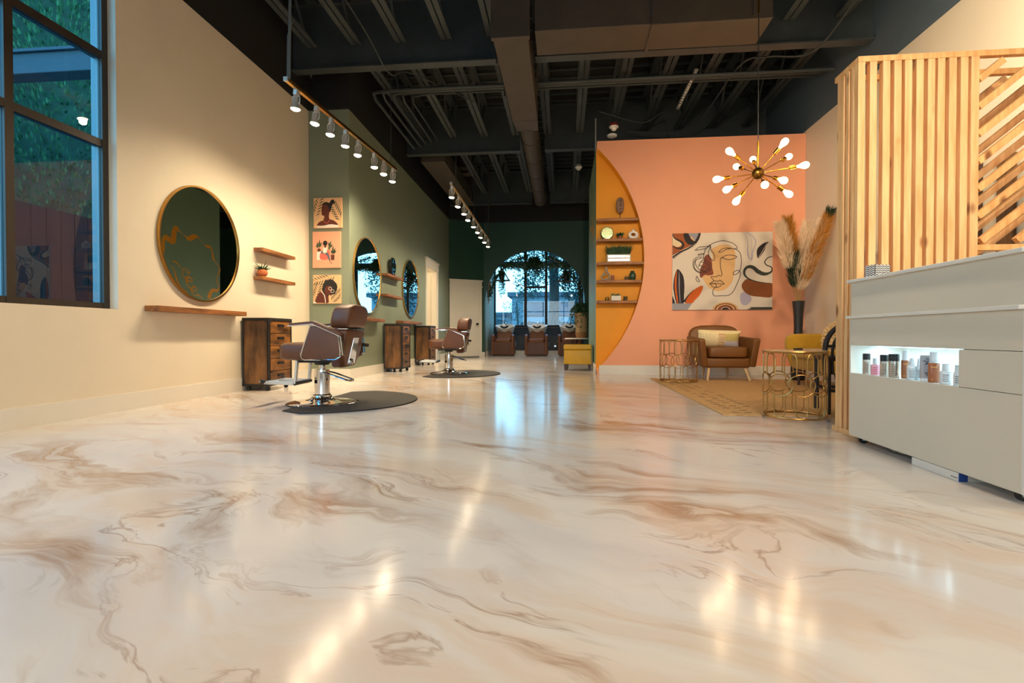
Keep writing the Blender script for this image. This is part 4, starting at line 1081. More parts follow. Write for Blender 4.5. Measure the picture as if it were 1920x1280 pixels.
def patch_nodes():
    nt = patch.node_tree; N = nt.nodes.new; L = nt.links; b = nt.nodes['Principled BSDF']; b.inputs['Roughness'].default_value = .9
    tc = N('ShaderNodeTexCoord'); sp = N('ShaderNodeSeparateXYZ'); L.new(tc.outputs['Object'], sp.inputs[0])
    ck = N('ShaderNodeTexChecker'); ck.inputs['Scale'].default_value = 70; ck.inputs['Color1'].default_value = lin((236, 220, 176)); ck.inputs['Color2'].default_value = lin((176, 112, 60))
    mp = N('ShaderNodeMapping'); mp.inputs['Rotation'].default_value = (0, PI/4, 0); L.new(tc.outputs['Object'], mp.inputs[0]); L.new(mp.outputs[0], ck.inputs['Vector'])
    nz = N('ShaderNodeTexVoronoi'); nz.inputs['Scale'].default_value = 90; L.new(tc.outputs['Object'], nz.inputs['Vector'])
    r1 = N('ShaderNodeValToRGB'); r1.color_ramp.elements[0].color = lin((150, 122, 74)); r1.color_ramp.elements[1].color = lin((232, 212, 166)); r1.color_ramp.elements[0].position = .1; r1.color_ramp.elements[1].position = .4; L.new(nz.outputs['Distance'], r1.inputs[0])
    nz2 = N('ShaderNodeTexNoise'); nz2.inputs['Scale'].default_value = 40; L.new(tc.outputs['Object'], nz2.inputs['Vector'])
    r2 = N('ShaderNodeValToRGB'); r2.color_ramp.elements[0].color = lin((190, 168, 96)); r2.color_ramp.elements[1].color = lin((206, 186, 120)); L.new(nz2.outputs[0], r2.inputs[0])
    def gt(sock, v):
        m = N('ShaderNodeMath'); m.operation = 'GREATER_THAN'; m.inputs[1].default_value = v; L.new(sock, m.inputs[0]); return m.outputs[0]
    def mix(f, a, c):
        m = N('ShaderNodeMixRGB'); L.new(f, m.inputs[0]); L.new(a, m.inputs[1]); L.new(c, m.inputs[2]); return m.outputs[0]
    low = N('ShaderNodeRGB'); low.outputs[0].default_value = lin((196, 186, 190)); top = N('ShaderNodeRGB'); top.outputs[0].default_value = lin((228, 206, 158))
    right = mix(gt(sp.outputs['Z'], -.012), low.outputs[0], r2.outputs[0])
    c = mix(gt(sp.outputs['X'], -.02), r1.outputs[0], ck.outputs['Color']); c = mix(gt(sp.outputs['X'], .075), c, right); c = mix(gt(sp.outputs['Z'], .092), c, top.outputs[0])
    L.new(c, b.inputs['Base Color'])
patch_nodes()
def pillow(hx, hz, th, n=22):
    m = MB(); vs = []; fs = []
    for s in (-1, 1):
        for j in range(n+1):
            for i in range(n+1):
                u = -1+2*i/n; v = -1+2*j/n
                k = (max(0, (1-u**2))*max(0, (1-v**2)))**.42
                cx = 1-.09*(1-v*v)*abs(u); cz = 1-.10*(1-u*u)*abs(v)
                cz = 1+.0*u-.12*(1-abs(u)**2)*0+0
                vs.append((u*hx*(1-.07*(1-v*v)), s*th*k, v*hz*(1-.12*(1-u*u)*.0-.0)))
    for s in range(2):
        o = s*(n+1)**2
        for j in range(n):
            for i in range(n): a = o+j*(n+1)+i; fs.append((a, a+1, a+n+2, a+n+1))
    return m.add(vs, fs)
o = obj('lumbar_pillow', pillow(.30, .125, .075), patch, smooth=True, loc=(2.21, 7.59, .60)); o.rotation_euler = (.32, .03, 0)
tag(o, 'patchwork lumbar pillow lying on the brown leather armchair', 'pillow')
# mustard chair (faces left)
t = thing('armchair', 'mustard yellow velvet chair with dark legs beside the tall black vase', 'chair', (2.98, 6.55, .0115))
obj('seat_base', MB().prism([(-.02, .20), (.50, .20), (.56, .36), (-.06, .36)], lambda u, v, d: Vector((u, d, v)), -.40, .399), mustard, t, bevel=.03)
obj('seat_cushion', MB().puff((.20, -.0, .41), (.28, .39, .06), .25), mustard, t, smooth=True)
obj('backrest', MB().prism([(.42, .25), (.58, .25), (.68, .66), (.64, .69), (.55, .68)], lambda u, v, d: Vector((u, d, v)), -.44, .40), mustard, t, bevel=.035, smooth=True)
obj('side_panel', MB().prism([(-.01, .21), (.56, .21), (.68, .66), (.0, .655), (-.07, .635), (-.105, .58), (-.09, .40)], lambda u, v, d: Vector((u, d, v)), .40, .49), mustard, t, bevel=.035, smooth=True)
for x, y in ((.04, .33), (.04, -.36), (.46, .33), (.46, -.36)):
    obj('leg', MB().cyl((x, y, .21), (x-.025 if x < .2 else x+.03, y, 0), .024, .014, 14), walnut, t, smooth=True)
p = oy(1553, 636, 5.75)
t = thing('petal_pillow', 'fluffy cream petal pillow standing on the mustard chair', 'pillow', (3.20, 6.42, .475))
M = Matrix.Rotation(.35, 3, 'Y')
obj('cushion', MB().puff((0, 0, .15), (.07, .15, .16), .6, M=M), petal, t, smooth=True)
m = MB()
for _ in range(1100):
    a = random.uniform(0, 2*PI); b = math.acos(random.uniform(-1, 1)); d = Vector((math.sin(b)*math.cos(a), math.sin(b)*math.sin(a), math.cos(b)))
    q = M @ Vector((d.x*.075, d.y*.16, d.z*.17))
    dd = (d+Vector((random.uniform(-.8, .8), random.uniform(-.8, .8), random.uniform(-.8, .8)))).normalized()
    m.leaf(q+Vector((0, 0, .155)), dd, random.uniform(.03, .055), .026)
obj('petals', m, petal, t)
# dark rattan chair mostly behind the wood screen
t = thing('rattan_chair', 'dark bent-rattan chair half hidden behind the wood screen', 'chair', (2.435, 4.45, .0115), -.22)
m = MB()
obj('leg', MB().tube([(-.28, -.16, 0), (-.28, -.16, .46)], .02), rattan, t, smooth=True)
obj('leg', MB().tube([(-.28, .22, 0), (-.28, .22, .46)], .02), rattan, t, smooth=True)
obj('leg', MB().tube([(.26, -.16, 0), (.26, -.16, .46)], .02), rattan, t, smooth=True)
obj('leg', MB().tube([(.26, .22, 0), (.26, .22, .46)], .02), rattan, t, smooth=True)
m = MB()
for z in (.19,): m.tube([(-.28, -.16, z), (.26, -.16, z), (.26, .22, z), (-.28, .22, z)], .013, closed=True)
obj('stretcher', m, rattan, t, smooth=True)
obj('seat', MB().box(-.30, .28, -.19, .25, .43, .47), rattan, t, bevel=.015)
hoop = smoothpts([(-.30, -.16, .30), (-.305, -.17, .55), (-.25, -.19, .68), (-.12, -.2, .755), (.0, -.2, .77), (.12, -.2, .755), (.25, -.19, .68), (.30, -.17, .55), (.29, -.16, .30)], 6)
m = MB().tube(hoop, .02)
inner = [Vector((p.x*.83, p.y, .45+(p.z-.45)*.85)) for p in hoop]; m.tube(inner, .011)
for k in range(9): x = -.2+.05*k; m.tube([(x, -.18, .46), (x*1.05, -.195, .735-1.4*x*x)], .007, 6)
m.tube([(-.29, -.17, .55), (.29, -.17, .55)], .012)
obj('back_hoop', m, rattan, t, smooth=True)
# ============================================================ gold wire drum tables
def drum(label, c, R, H, topr=None):
    t = thing('wire_side_table', label, 'side table', c, 0, 'gold wire drum tables')
    w = R*.0195; nseg = 9
    cyl = lambda a, z: Vector((R*math.cos(a), R*math.sin(a), z))
    base = MB().tube([cyl(2*PI*k/48, .008) for k in range(48)], .008, 8, True)
    obj('base_ring', base, bronze, t, smooth=True)
    m = MB(); da = 2*PI/nseg; z1, z2 = H*.37, H*.63
    for k in range(nseg):
        a = k*da; hw = da*.27
        up_ = [cyl(a-hw, z2)]+[cyl(a-hw, z2+(H-.03-z2)*f) for f in (.4, .8)]+[cyl(a-hw*.72, H-.028), cyl(a, H-.016), cyl(a+hw*.72, H-.028)]+[cyl(a+hw, z2+(H-.03-z2)*f) for f in (.8, .4)]+[cyl(a+hw, z2)]
        m.tube(up_, w, 6)
        b = a+da/2
        m.tube([cyl(b-hw, z1), cyl(b-hw, z1*.5), cyl(b-hw, .06), cyl(b-hw*.75, .025), cyl(b, .01), cyl(b+hw*.75, .025), cyl(b+hw, .06), cyl(b+hw, z1*.5), cyl(b+hw, z1)], w, 6)
        rr = H*.155; zc = (z1+z2)/2
        m.tube([cyl(b+da*.62*math.cos(q), zc+(z2-z1)*.62*math.sin(q)) for q in [2*PI*j/24 for j in range(24)]], w, 6, True)
    obj('wire_lattice', m, bronze, t, smooth=True)
    obj('top_rim', MB().tube([cyl(2*PI*k/48, H-.006) for k in range(48)], .009, 8, True), bronze, t, smooth=True)
    obj('table_top', MB().cyl((0, 0, H-.004), (0, 0, H+.006), R-.004, n=48), topr, t, smooth=True)
    return t
cL = oz(1275.5, 714.8); cR = oz(1489, 783)
stonetop = mat('pale_marble_top', (206, 178, 146), .15, var=.12, scale=6)
drum('gold wire drum table left of the brown armchair', (cL.x-.045, cL.y-.09, 0.012), .25, .572, mat('bronze_glass_top', (150, 108, 70), .12, .5))
drum('gold wire drum table with pale top at the near edge of the rug', (cR.x, cR.y, 0.012), .222, .515, stonetop)
o = obj('remote_control', MB().box(-.03, .03, -.015, .015, 0, .014), blackpl, bevel=.003, loc=(cR.x-.01, cR.y-.08, .536)); o.rotation_euler[2] = .1
tag(o, 'small black remote lying on the near gold wire table', 'remote')
# rug
ru = MB().use(jute); ru.box(1.285, 3.60, 4.27, 7.72, .001, .011)
ru.use(jutedark)
for col in range(3):
    for k in range(26):
        x = 1.42+.11*col+random.uniform(-.015, .015); y = 4.4+k*.125+random.uniform(-.03, .03)
        if random.random() < .75: ru.box(x-.03, x+.03, y-.008, y+.008, .009, .0122)
tag(obj('jute_rug', ru), 'woven jute rug under the seating group in front of the peach wall', 'rug')
# vase with plumes
V = Vector((3.33, 7.66, 0))
t = thing('floor_vase', 'tall black floor vase in the corner behind the mustard chair', 'vase', V)
obj('body', MB().lathe([(.075, 0), (.085, .02), (.098, .12), (.086, .32), (.062, .6), (.056, .75), (.064, .95), (.082, 1.13), (.074, 1.135), (.055, .95), (.0, .9)], n=32), blackvase, t, smooth=True)
def plume(label, tip, start, wid, mt, mt2=None, dens=900, base=None):
    """tip/start in photo pixels on the vase depth; feathery head between start and tip"""
    b = V+Vector((0, 0, 1.0)); s = oy(start[0], start[1], V.y+start[2]); e = oy(tip[0], tip[1], V.y+tip[2])
    t = thing('pampas_plume', label, 'dried grass', b, 0, 'pampas plumes in the black vase')
    P = smoothpts([b, b*.5+s*.5, s, s*.5+e*.5+Vector((0, 0, .03)), e], 8); loc = [p-b for p in P]
    obj('stem', MB().tube(loc[:28], .005, 6), mat('plume_stem', (160, 132, 74), .8) if 'plume_stem' not in MATS else MATS['plume_stem'], t, smooth=True)
    m = MB(); s0 = len(loc)//2; wid *= 1.45
    for _ in range(int(dens*2.2)):
        f = random.random(); i = s0+f*(len(loc)-1-s0); j = min(int(i), len(loc)-2); p = loc[j].lerp(loc[j+1], i-j); ax = (loc[j+1]-loc[j]).normalized()
        prof = max(.12, math.sin(PI*min(1, f*.9+.12)))**.7
        o = Vector((random.gauss(0, 1), random.gauss(0, 1)*.7, random.gauss(0, .6))); o -= ax*o.dot(ax)
        if o.length < 1e-3: continue
        o.normalize(); q = p+o*(wid*prof*random.random()*.5)
        if mt2: m.use(mt2[1] if f > mt2[0] else mt)
        else: m.use(mt)
        m.leaf(q, ax*1.0+o*.55+Vector((0, 0, -.1)), wid*random.uniform(.6, 1.05), .005)
    obj('feather_head', m, mt if not m.mats else None, t)
plume('far left cream pampas plume in the black vase', (1463, 424, -.02), (1480, 505, 0), .10, plumeC)
plume('left ochre pampas plume with dark green foot', (1478, 414, .05), (1492, 540, .0), .105, plumeG, (.45, plumeO), 1200)
plume('middle cream pampas plume leaning slightly right', (1513, 424, .05), (1497, 540, 0), .105, plumeC, None, 1200)
plume('pale plume leaning right in front of the cream wall', (1540, 420, -.05), (1500, 545, 0), .095, plumeC, None, 1100)
plume('right ochre pampas plume leaning to the wood screen with dark green tip', (1556, 398, -.1), (1506, 530, -.02), .10, plumeO, (.86, plumeG), 1300)
# ============================================================ ottoman, white table, basket plant
oc = Vector((.29, 9.70, 0))
t = thing('storage_ottoman', 'mustard leather storage ottoman on dark legs at the end of the peach wall', 'ottoman', (.275, 9.66, 0), -.06)
obj('box', MB().box(-.25, .25, -.20, .20, .115, .375), mustleather, t, bevel=.012, smooth=True)
obj('lid', MB().box(-.256, .256, -.206, .206, .380, .475), mustleather, t, bevel=.022, smooth=True)
for x in (-.215, .215):
    for y in (-.165, .165): obj('leg', MB().prism([(-.03, 0), (.03, 0), (.035, .118), (-.035, .118)], lambda u, v, d: Vector((x+u*.9, y+d, v)), -.03, .03), walnut, t, bevel=.004)
tc_ = Vector((.33, 12.4, 0))
t = thing('side_table', 'small round white table carrying the basket plant behind the ottoman', 'table', tc_)
obj('table_top', MB().cyl((0, 0, .555), (0, 0, .58), .29, n=40), ivory, t, smooth=True)
for k in range(3):
    a = 2*PI*k/3+.4; obj('leg', MB().cyl((.12*math.cos(a), .12*math.sin(a), .556), (.22*math.cos(a), .22*math.sin(a), 0), .012), steelblk, t, smooth=True)
t = thing('basket_plant', 'trailing green plant in a tall woven basket on the white table', 'plant', tc_+Vector((.10, 0, .58)))
obj('basket', MB().lathe([(.11, 0), (.125, .06), (.145, .3), (.16, .60), (.15, .60), (.13, .3), (0, .25)], n=28), basket, t, smooth=True)
obj('base_band', MB().lathe([(.113, .005), (.13, .06), (.138, .14), (.13, .14)], n=28), basket2, t, smooth=True)
m = MB()
for k in range(60):
    a = random.uniform(0, 2*PI); R_ = random.uniform(.10, .30); h = random.uniform(.10, .26); drop = random.uniform(.05, .5)
    if abs(math.sin(a)) < .3 and math.cos(a) > .3: R_ *= .5
    pts = smoothpts([(.04*math.cos(a), .04*math.sin(a), .58), (R_*.55*math.cos(a), R_*.55*math.sin(a), .60+h), (R_*.95*math.cos(a), R_*.95*math.sin(a), .60+h*.3), (R_*1.05*math.cos(a), R_*1.05*math.sin(a), .60-drop)], 6)
    for i in range(len(pts)-1):
        for _ in range(3):
            p = pts[i].lerp(pts[i+1], random.random()); m.leaf(p, Vector((random.gauss(0, 1), random.gauss(0, 1), random.gauss(-.6, .6))), random.uniform(.04, .075), .018)
obj('foliage', m, darkleaf, t)
# ============================================================ reception counter
KX = 1.745; KY0, KY1 = 2.135, 3.325
t = thing('reception_counter', 'white laminate reception counter on casters with a lit product niche', 'counter', (KX, KY0, 0))
L_ = KY1-KY0; DP = .55
ny0 = 2.455-KY0
b = MB().box(.018, DP, .02, L_-.02, .05, .07).box(DP-.018, DP, .0, L_, .05, .965).box(.02, DP-.018, 0, .018, .05, .965).box(.02, DP-.018, L_-.018, L_, .05, .418)
b.box(.02, DP-.018, L_-.018, L_, .59, .96)
obj('carcass', b, laminate, t)
obj('front_panel', MB().box(0, .018, 0, L_, .040, .4195), laminate, t, bevel=.002)
obj('upper_panel', MB().box(0, .018, 0, L_, .5885, .748), laminate, t, bevel=.002)
obj('side_filler', MB().box(0, .018, 0, ny0, .4215, .5865), laminate, t, bevel=.002)
obj('corner_edge', MB().box(-.002, .05, -.012, -.0005, .040, .76), laminate2, t)
obj('ledge', MB().box(-.022, .05, -.006, L_+.008, .7485, .766), laminate2, t, bevel=.003)
obj('riser_panel', MB().box(.006, .03, 0, L_, .766, .966), laminate, t, bevel=.002)
obj('countertop', MB().box(-.016, DP+.02, -.01, L_+.012, .966, .984), laminate2, t, bevel=.003)
n_ = MB().box(.001, .30, ny0+.0, L_-.001, .402, .4215).box(.019, .30, ny0, L_-.001, .5885, .600).box(.30, .312, ny0-.01, L_-.001, .402, .60).box(.019, .30, ny0-.014, ny0-.001, .4215, .5885).box(.001, .30, L_-.012, L_-.001, .4215, .5885)
obj('display_niche', n_, laminate2, t)
obj('led_strip', MB().box(.14, .16, ny0+.02, L_-.03, .580, .5885), emled, t)
for y in (.055, L_-.06):
    for x in (.05, DP-.06):
        c = obj('caster', MB().cyl((x, y-.011, .024), (x, y+.011, .024), .0235, n=20), blackpl, t, smooth=True)
        obj('caster_fork', MB().box(x-.012, x+.012, y-.02, y-.012, .018, .05).box(x-.012, x+.012, y+.012, y+.02, .018, .05).box(x-.02, x+.02, y-.022, y+.022, .044, .05), whitemetal, c)
LED = Vector((KX+.17, (2.455+3.31)/2, .576)); LEDL = .82
# bottles in the niche
bm_silver = mat('spray_can_silver', (190, 180, 168), .25, .6); bm_pink = mat('pink_lotion', (224, 160, 178), .3); bm_brown = mat('brown_liquid', (164, 98, 62), .25)
bm_white = mat('bottle_white', (226, 230, 236), .3); bm_clear = mat('frosted_plastic', (214, 224, 230), .25); bm_grey = mat('grey_tube', (160, 158, 164), .4); bm_text = mat('label_ink', (60, 56, 64), .6); bm_rtext = mat('label_red_ink', (186, 60, 76), .6); bm_gtext = mat('label_gold_ink', (228, 176, 96), .5)
def ztp(x, y): return 1590+x/8.348, 630+y/8.348
def bottle(x0, x1, yb, yt, kind, label):
    px, pyb = ztp((x0+x1)/2, yb); _, pyt = ztp(0, yt)
    X = KX+.010+(.028 if 'behind' in label or 'hidden' in label or 'tucked' in label else 0)
    rr = (x1-x0)/8.348/2*3.1/F
    p = ox(px, 690, X+rr); zc = (p-CAM).dot(FWD); sc = zc/F
    r = (x1-x0)/8.348/2*sc*.95; p = ox(px, 690, X+r); p.y = min(p.y, KY1-.016-r); p.z = .4225
    ztop = ox(px, pyt, p.x).z; h = ztop-.4225
    t = thing('product_bottle', label, 'bottle', p, math.atan2(p.y, p.x)+PI/2+.25, 'hair products in the lit niche')
    def txt(par, m_, z0, z1, rr, rows, a0=-.75, a1=.3):
        q = MB()
        for k in range(rows):
            z = z1-(z1-z0)*(k+.5)/rows; hh = (z1-z0)/rows*.17; a = a0
            while a < a1-.08:
                w = random.uniform(.04, .22)
                q.add([(rr*math.cos(PI/2+aa), rr*math.sin(PI/2+aa), zz) for zz in (z-hh, z+hh) for aa in (a, min(a+w, a1))], [(0, 1, 3, 2)]); a += w+.035
        obj('label_print', q, m_, par)
    if kind == 'spray':
        bo = obj('body', MB().lathe([(r*.92, 0), (r, h*.02), (r, h*.66), (r*.96, h*.70)], n=28), bm_silver, t, smooth=True)
        obj('cap', MB().lathe([(r*.99, h*.70), (r*.99, h*.985), (r*.94, h)], n=28), blackpl, t, smooth=True)
        txt(bo, bm_text, h*.06, h*.6, r+.0006, 7)
    elif kind == 'squat':
        bo = obj('body', MB().lathe([(r*.94, 0), (r, h*.03), (r, h*.55), (r*.85, h*.62), (r*.55, h*.64)], n=28), bm_pink if 'small pink' in label else bm_clear, t, smooth=True)
        obj('cap', MB().lathe([(r*.55, h*.64), (r*.52, h*.98), (r*.45, h)], n=24), bm_white, t, smooth=True)
        txt(bo, bm_rtext if 'small pink' in label else bm_text, h*.06, h*.5, r+.0006, 4)
    elif kind == 'pump':
        bo = obj('body', MB().lathe([(r*.95, 0), (r, h*.03), (r, h*.62), (r*.9, h*.64)], n=28), bm_brown, t, smooth=True)
        obj('cap', MB().lathe([(r*.86, h*.64), (r*.86, h*.66), (r*.74, h*.68), (r*.72, h*.97), (r*.6, h)], n=28), bm_white, t, smooth=True)
        txt(bo, bm_gtext, h*.46, h*.56, r+.0006, 1); txt(bo, bm_gtext, h*.06, h*.14, r+.0006, 2, -.7, -.3)
    elif kind == 'dropper':
        bo = obj('body', MB().lathe([(r*.95, 0), (r, h*.03), (r, h*.52)], n=28), bm_clear, t, smooth=True)
        obj('cap', MB().lathe([(r, h*.53), (r, h*.62), (r*.7, h*.66), (r*.62, h*.84), (r*.42, h*.87), (r*.38, h*.97), (r*.25, h)], n=24), bm_white, t, smooth=True)
        txt(bo, bm_text, h*.08, h*.48, r+.0006, 6)
    elif kind == 'tube':
        bo = obj('body', MB().add([(x*r*.95, y, z) for x, y, z in [(-1, -r*.6, h*.11), (1, -r*.6, h*.11), (1, r*.6, h*.11), (-1, r*.6, h*.11), (-1, -.003, h), (1, -.003, h), (1, .003, h), (-1, .003, h)]], [(0, 1, 5, 4), (1, 2, 6, 5), (2, 3, 7, 6), (3, 0, 4, 7), (4, 5, 6, 7), (0, 3, 2, 1)]), bm_grey, t, bevel=.003)
        obj('cap', MB().lathe([(r*.85, 0), (r*.9, h*.01), (r*.9, h*.12)], n=24), bm_white, t, smooth=True)
        q = MB()
        for k, (z, w) in enumerate(((.86, .5), (.78, .9), (.72, .5), (.67, .6), (.32, .7), (.24, .5))):
            yy = r*.6*(1-(z-.11)/.89)+.0035
            for s in (1,): q.add([(-r*.75, s*yy, h*(z-.018)), (-r*.75+r*1.3*w, s*yy, h*(z-.018)), (-r*.75+r*1.3*w, s*yy, h*(z+.018)), (-r*.75, s*yy, h*(z+.018))], [(0, 1, 2, 3)])
        obj('label_print', q, bm_text, bo)
    else:
        bo = obj('body', MB().lathe([(r*.92, 0), (r, h*.03), (r, h*.52), (r*.86, h*.63), (r*.55, h*.68)], n=28), bm_clear if 'clear' in label else bm_white, t, smooth=True)
        obj('cap', MB().lathe([(r*.58, h*.68), (r*.58, h*.98), (r*.52, h)], n=24), bm_white, t, smooth=True)
        txt(bo, bm_text, h*.1, h*.5, r+.0006, 4)
    return t
for a in ((235, 343, 588, 272, 'spray', 'silver spray can with black cap at the far left end of the lit niche'),
          (308, 378, 590, 335, 'squat', 'small clear bottle with white cap tucked beside the pink one in the niche'),
          (363, 490, 602, 345, 'squat', 'small pink bottle with white cap in the lit niche'),
          (507, 628, 630, 292, 'spray', 'slim silver spray can with black cap, middle of the three in the niche'),
          (645, 793, 652, 280, 'spray', 'widest silver spray can with black cap in the lit niche'),
          (842, 962, 668, 222, 'pump', 'tall brown bottle with frosted cap behind the white dropper bottle'),
          (930, 1068, 680, 345, 'dropper', 'white nozzle-top bottle standing before the left brown bottle'),
          (1074, 1144, 668, 345, 'dropper', 'narrow white bottle half hidden left of the grey tube in the niche'),
          (1135, 1272, 712, 300, 'tube', 'grey squeeze tube standing on its white cap in the niche'),
          (1266, 1420, 742, 248, 'pump', 'tall brown bottle with white cap standing right of the grey tube'),
          (1450, 1610, 770, 432, 'round', 'white round-shouldered bottle at the right of the niche'),
          (1658, 1760, 790, 452, 'round', 'white bottle half cut off by the right edge of the niche')):
    bottle(*a)
# chevron box on the counter
p = oz(1635, 521.5, .984)
t = thing('chevron_box', 'small black and white chevron-patterned box on the far end of the counter', 'box', (p.x+.03, p.y, .984), .25)
m = MB().use(blackpl).box(-.05, .05, -.035, .035, 0, .075).use(bm_white)
for side in (0, 1):
    for k in range(6):
        z = .004+k*.0118
        for j in range(4):
            x0 = -.048+j*.024
            for (a, bq) in ((0, .012), (.012, .024)):
                za, zb_ = (z, z+.008) if a == 0 else (z+.008, z)
                if side == 0: m.add([(x0+a, -.0356, za), (x0+bq, -.0356, zb_), (x0+bq, -.0356, zb_+.0055), (x0+a, -.0356, za+.0055)], [(0, 1, 2, 3)])
                elif j < 3: m.add([(-.0506, -.034+j*.0226+a*.9, za), (-.0506, -.034+j*.0226+bq*.9, zb_), (-.0506, -.034+j*.0226+bq*.9, zb_+.0055), (-.0506, -.034+j*.0226+a*.9, za+.0055)], [(0, 1, 2, 3)])
obj('box', m, None, t)
# things under the counter
a = oz(1709.5, 870.5, 0); b_ = oz(1797, 903, 0); d = (b_-a); ang = math.atan2(d.y, d.x); Lb = d.length
t = thing('carton', 'flat white carton with a blue end lying under the counter', 'box', (a.x, a.y, .001), ang)
obj('carton_body', MB().box(0, Lb, 0, .24, 0, .037), laminate2, t)
obj('blue_end', MB().box(Lb+.0005, Lb+.0035, .0, .036, 0, .037), mat('blue_print', (24, 66, 140), .5), t)
obj('end_panel', MB().box(Lb+.0005, Lb+.003, .0365, .24, 0, .037), laminate2, t)
q = MB()
for k in range(7): q.box(Lb-.045+k*.006, Lb-.041+k*.006, -.0006, 0, .012, .016)
obj('printing', q, bm_text, t)
p = oz(1671, 851, 0)
t = thing('fluffy_slipper', 'small fluffy beige bundle on the floor under the counter', 'bundle', (p.x+.06, p.y, 0), -1.2)
m = MB().puff((0, 0, .026), (.07, .035, .025), .8)
for _ in range(500):
    a = random.uniform(0, 2*PI); b = random.uniform(.05, PI/2); dd = Vector((math.sin(b)*math.cos(a), math.sin(b)*math.sin(a), math.cos(b)))
    m.leaf((dd.x*.068, dd.y*.034, .026+dd.z*.024), dd+Vector((random.gauss(0, .6), random.gauss(0, .6), random.gauss(0, .4))), .018, .008)
obj('fluff', m, mat('beige_fluff', (190, 172, 144), .95, rgb2=(96, 84, 70), scale=25), t)
# ============================================================ wood slat screen
SX, SY, SB = 1.834, 3.42, 3.665
ZT = 2.392
t = thing('slat_screen', 'tall pine slat screen with upright and diagonal battens behind the counter', 'partition', (SX, SY, 0))
XE = XR-.03-SX
w = .042
obj('top_rail', MB().box(0, XE, 0, .038, ZT-.036, ZT), pined, t, bevel=.002)
obj('back_top_rail', MB().box(0, XE, SB-SY, SB-SY+.038, ZT-.036, ZT), pined, t, bevel=.002)
obj('side_top_rail', MB().box(0, .038, .0385, SB-SY-.0005, ZT-.036, ZT), pined, t, bevel=.002)
obj('bottom_rail', MB().box(0, XE, 0, .042, 0, .036), pine, t, bevel=.002)
obj('side_bottom_rail', MB().box(0, .042, .0425, SB-SY+.04, 0, .036), pine, t, bevel=.002)
obj('back_bottom_rail', MB().box(.043, XE, SB-SY, SB-SY+.042, 0, .036), pine, t, bevel=.002)
x0s = [203, 245, 310, 367, 420, 478, 535, 585, 642, 700, 752]
for k, zx in enumerate(x0s):
    x = oy(1540+zx/2.666, 105+7, SY).x-SX
    if k == 0: x = 0.0
    dx = random.uniform(-.003, .003) if k else 0
    m = MB(); q = w+(.004 if k == 10 else 0)
    vs = [Vector((x+dx*.0, 0, ZT-.0365)), Vector((x+q, 0, ZT-.0365)), Vector((x+q, .042, ZT-.0365)), Vector((x, .042, ZT-.0365))]
    vb = [Vector((v.x+dx, v.y, .0365)) for v in vs]
    m.add(vs+vb, [(0, 1, 2, 3), (7, 6, 5, 4), (0, 4, 5, 1), (1, 5, 6, 2), (2, 6, 7, 3), (3, 7, 4, 0)])
    obj('corner_post' if k == 0 else 'slat', m, pine, t, bevel=.0025)
for (ya, yb) in ((.165, .245), (.105, .143), (.05, .085)):
    obj('side_slat', MB().box(0, .042, ya, yb, .0365, ZT-.0365), pine, t, bevel=.0025)
for x in (.33, .62):
    obj('back_slat', MB().box(x, x+.042, SB-SY, SB-SY+.042, .0365, ZT-.0365), pine, t, bevel=.0025)
xp = oy(1540+752/2.666, 112, SY).x-SX+w+.005
zr = oy(1850, 463.5, SY).z
obj('middle_rail', MB().box(xp, XE, 0, .038, zr-.018, zr+.018), pined, t, bevel=.002)
obj('right_post', MB().box(XE-.042, XE, 0, .042, .0365, ZT-.0365), pine, t, bevel=.002)
obj('back_post', MB().box(XE-.042, XE, SB-SY, SB-SY+.042, .0365, ZT-.0365), pine, t, bevel=.002)
tanA = math.tan(math.radians(39.5))
def diag(z0, y, zlo, zhi, mt, nm):
    """batten whose centre line passes (xp, z0); clipped between zlo and zhi"""
    xa, xb = xp+.004, XE-.045; za, zb = z0, z0+(xb-xa)*tanA
    if za < zlo: xa += (zlo-za)/tanA; za = zlo
    if zb > zhi: xb -= (zb-zhi)/tanA; zb = zhi
    if xb-xa < .03: return
    obj(nm, MB().bar((xa, y, za), (xb, y, zb), .036, .040), mt, t, bevel=.002)
k = -7
while k < 8:
    z0 = oy(1834, 141, SY).z-.02-.168*k
    if z0 > zr-.9:
        diag(z0, .021, zr+.04, ZT-.06, pined, 'diagonal_slat'); diag(z0, SB-SY+.02, .7, ZT-.06, pine, 'back_diagonal_slat')
    k += 1
for z0 in (zr-.04-.17*1, zr-.04-.17*2, zr-.04-.17*3, zr-.04-.17*4, zr-.04-.17*5):
    diag(z0, .021, .10, zr-.04, pined, 'diagonal_slat')
# things glimpsed through the screen
xa = oy(1619, 471, 3.76).x; xb = oy(1772, 471, 3.76).x; zt_ = oy(1700, 471, 3.76).z
t = thing('white_cabinet', 'white cabinet glimpsed through the gaps of the wood screen', 'cabinet', ((xa+xb)/2, 3.93, 0))
hw = (xb-xa)/2
obj('body', MB().box(-hw, hw, -.17, .17, .0, zt_-.02), laminate2, t, bevel=.003)
obj('top', MB().box(-hw-.005, hw+.005, -.175, .175, zt_-.02, zt_), laminate2, t)
px0 = oy(1697, 440, 3.85).x; px1 = oy(1726, 440, 3.85).x; zz = oy(1710, 415, 3.85).z
t = thing('black_speaker', 'narrow black box standing on the white cabinet behind the screen', 'box', ((px0+px1)/2, 3.9, zt_+.001))
obj('casing', MB().box(-(px1-px0)/2, (px1-px0)/2, -.05, .05, 0, zz-zt_), blackpl, t, bevel=.006)
obj('grille', MB().box(-(px1-px0)/2+.012, (px1-px0)/2-.012, -.054, -.049, .02, zz-zt_-.02), rubber, t)
A_ = ox(1869, 300, XR-.03); B_ = ox(1900.5, 300, XR-.03)
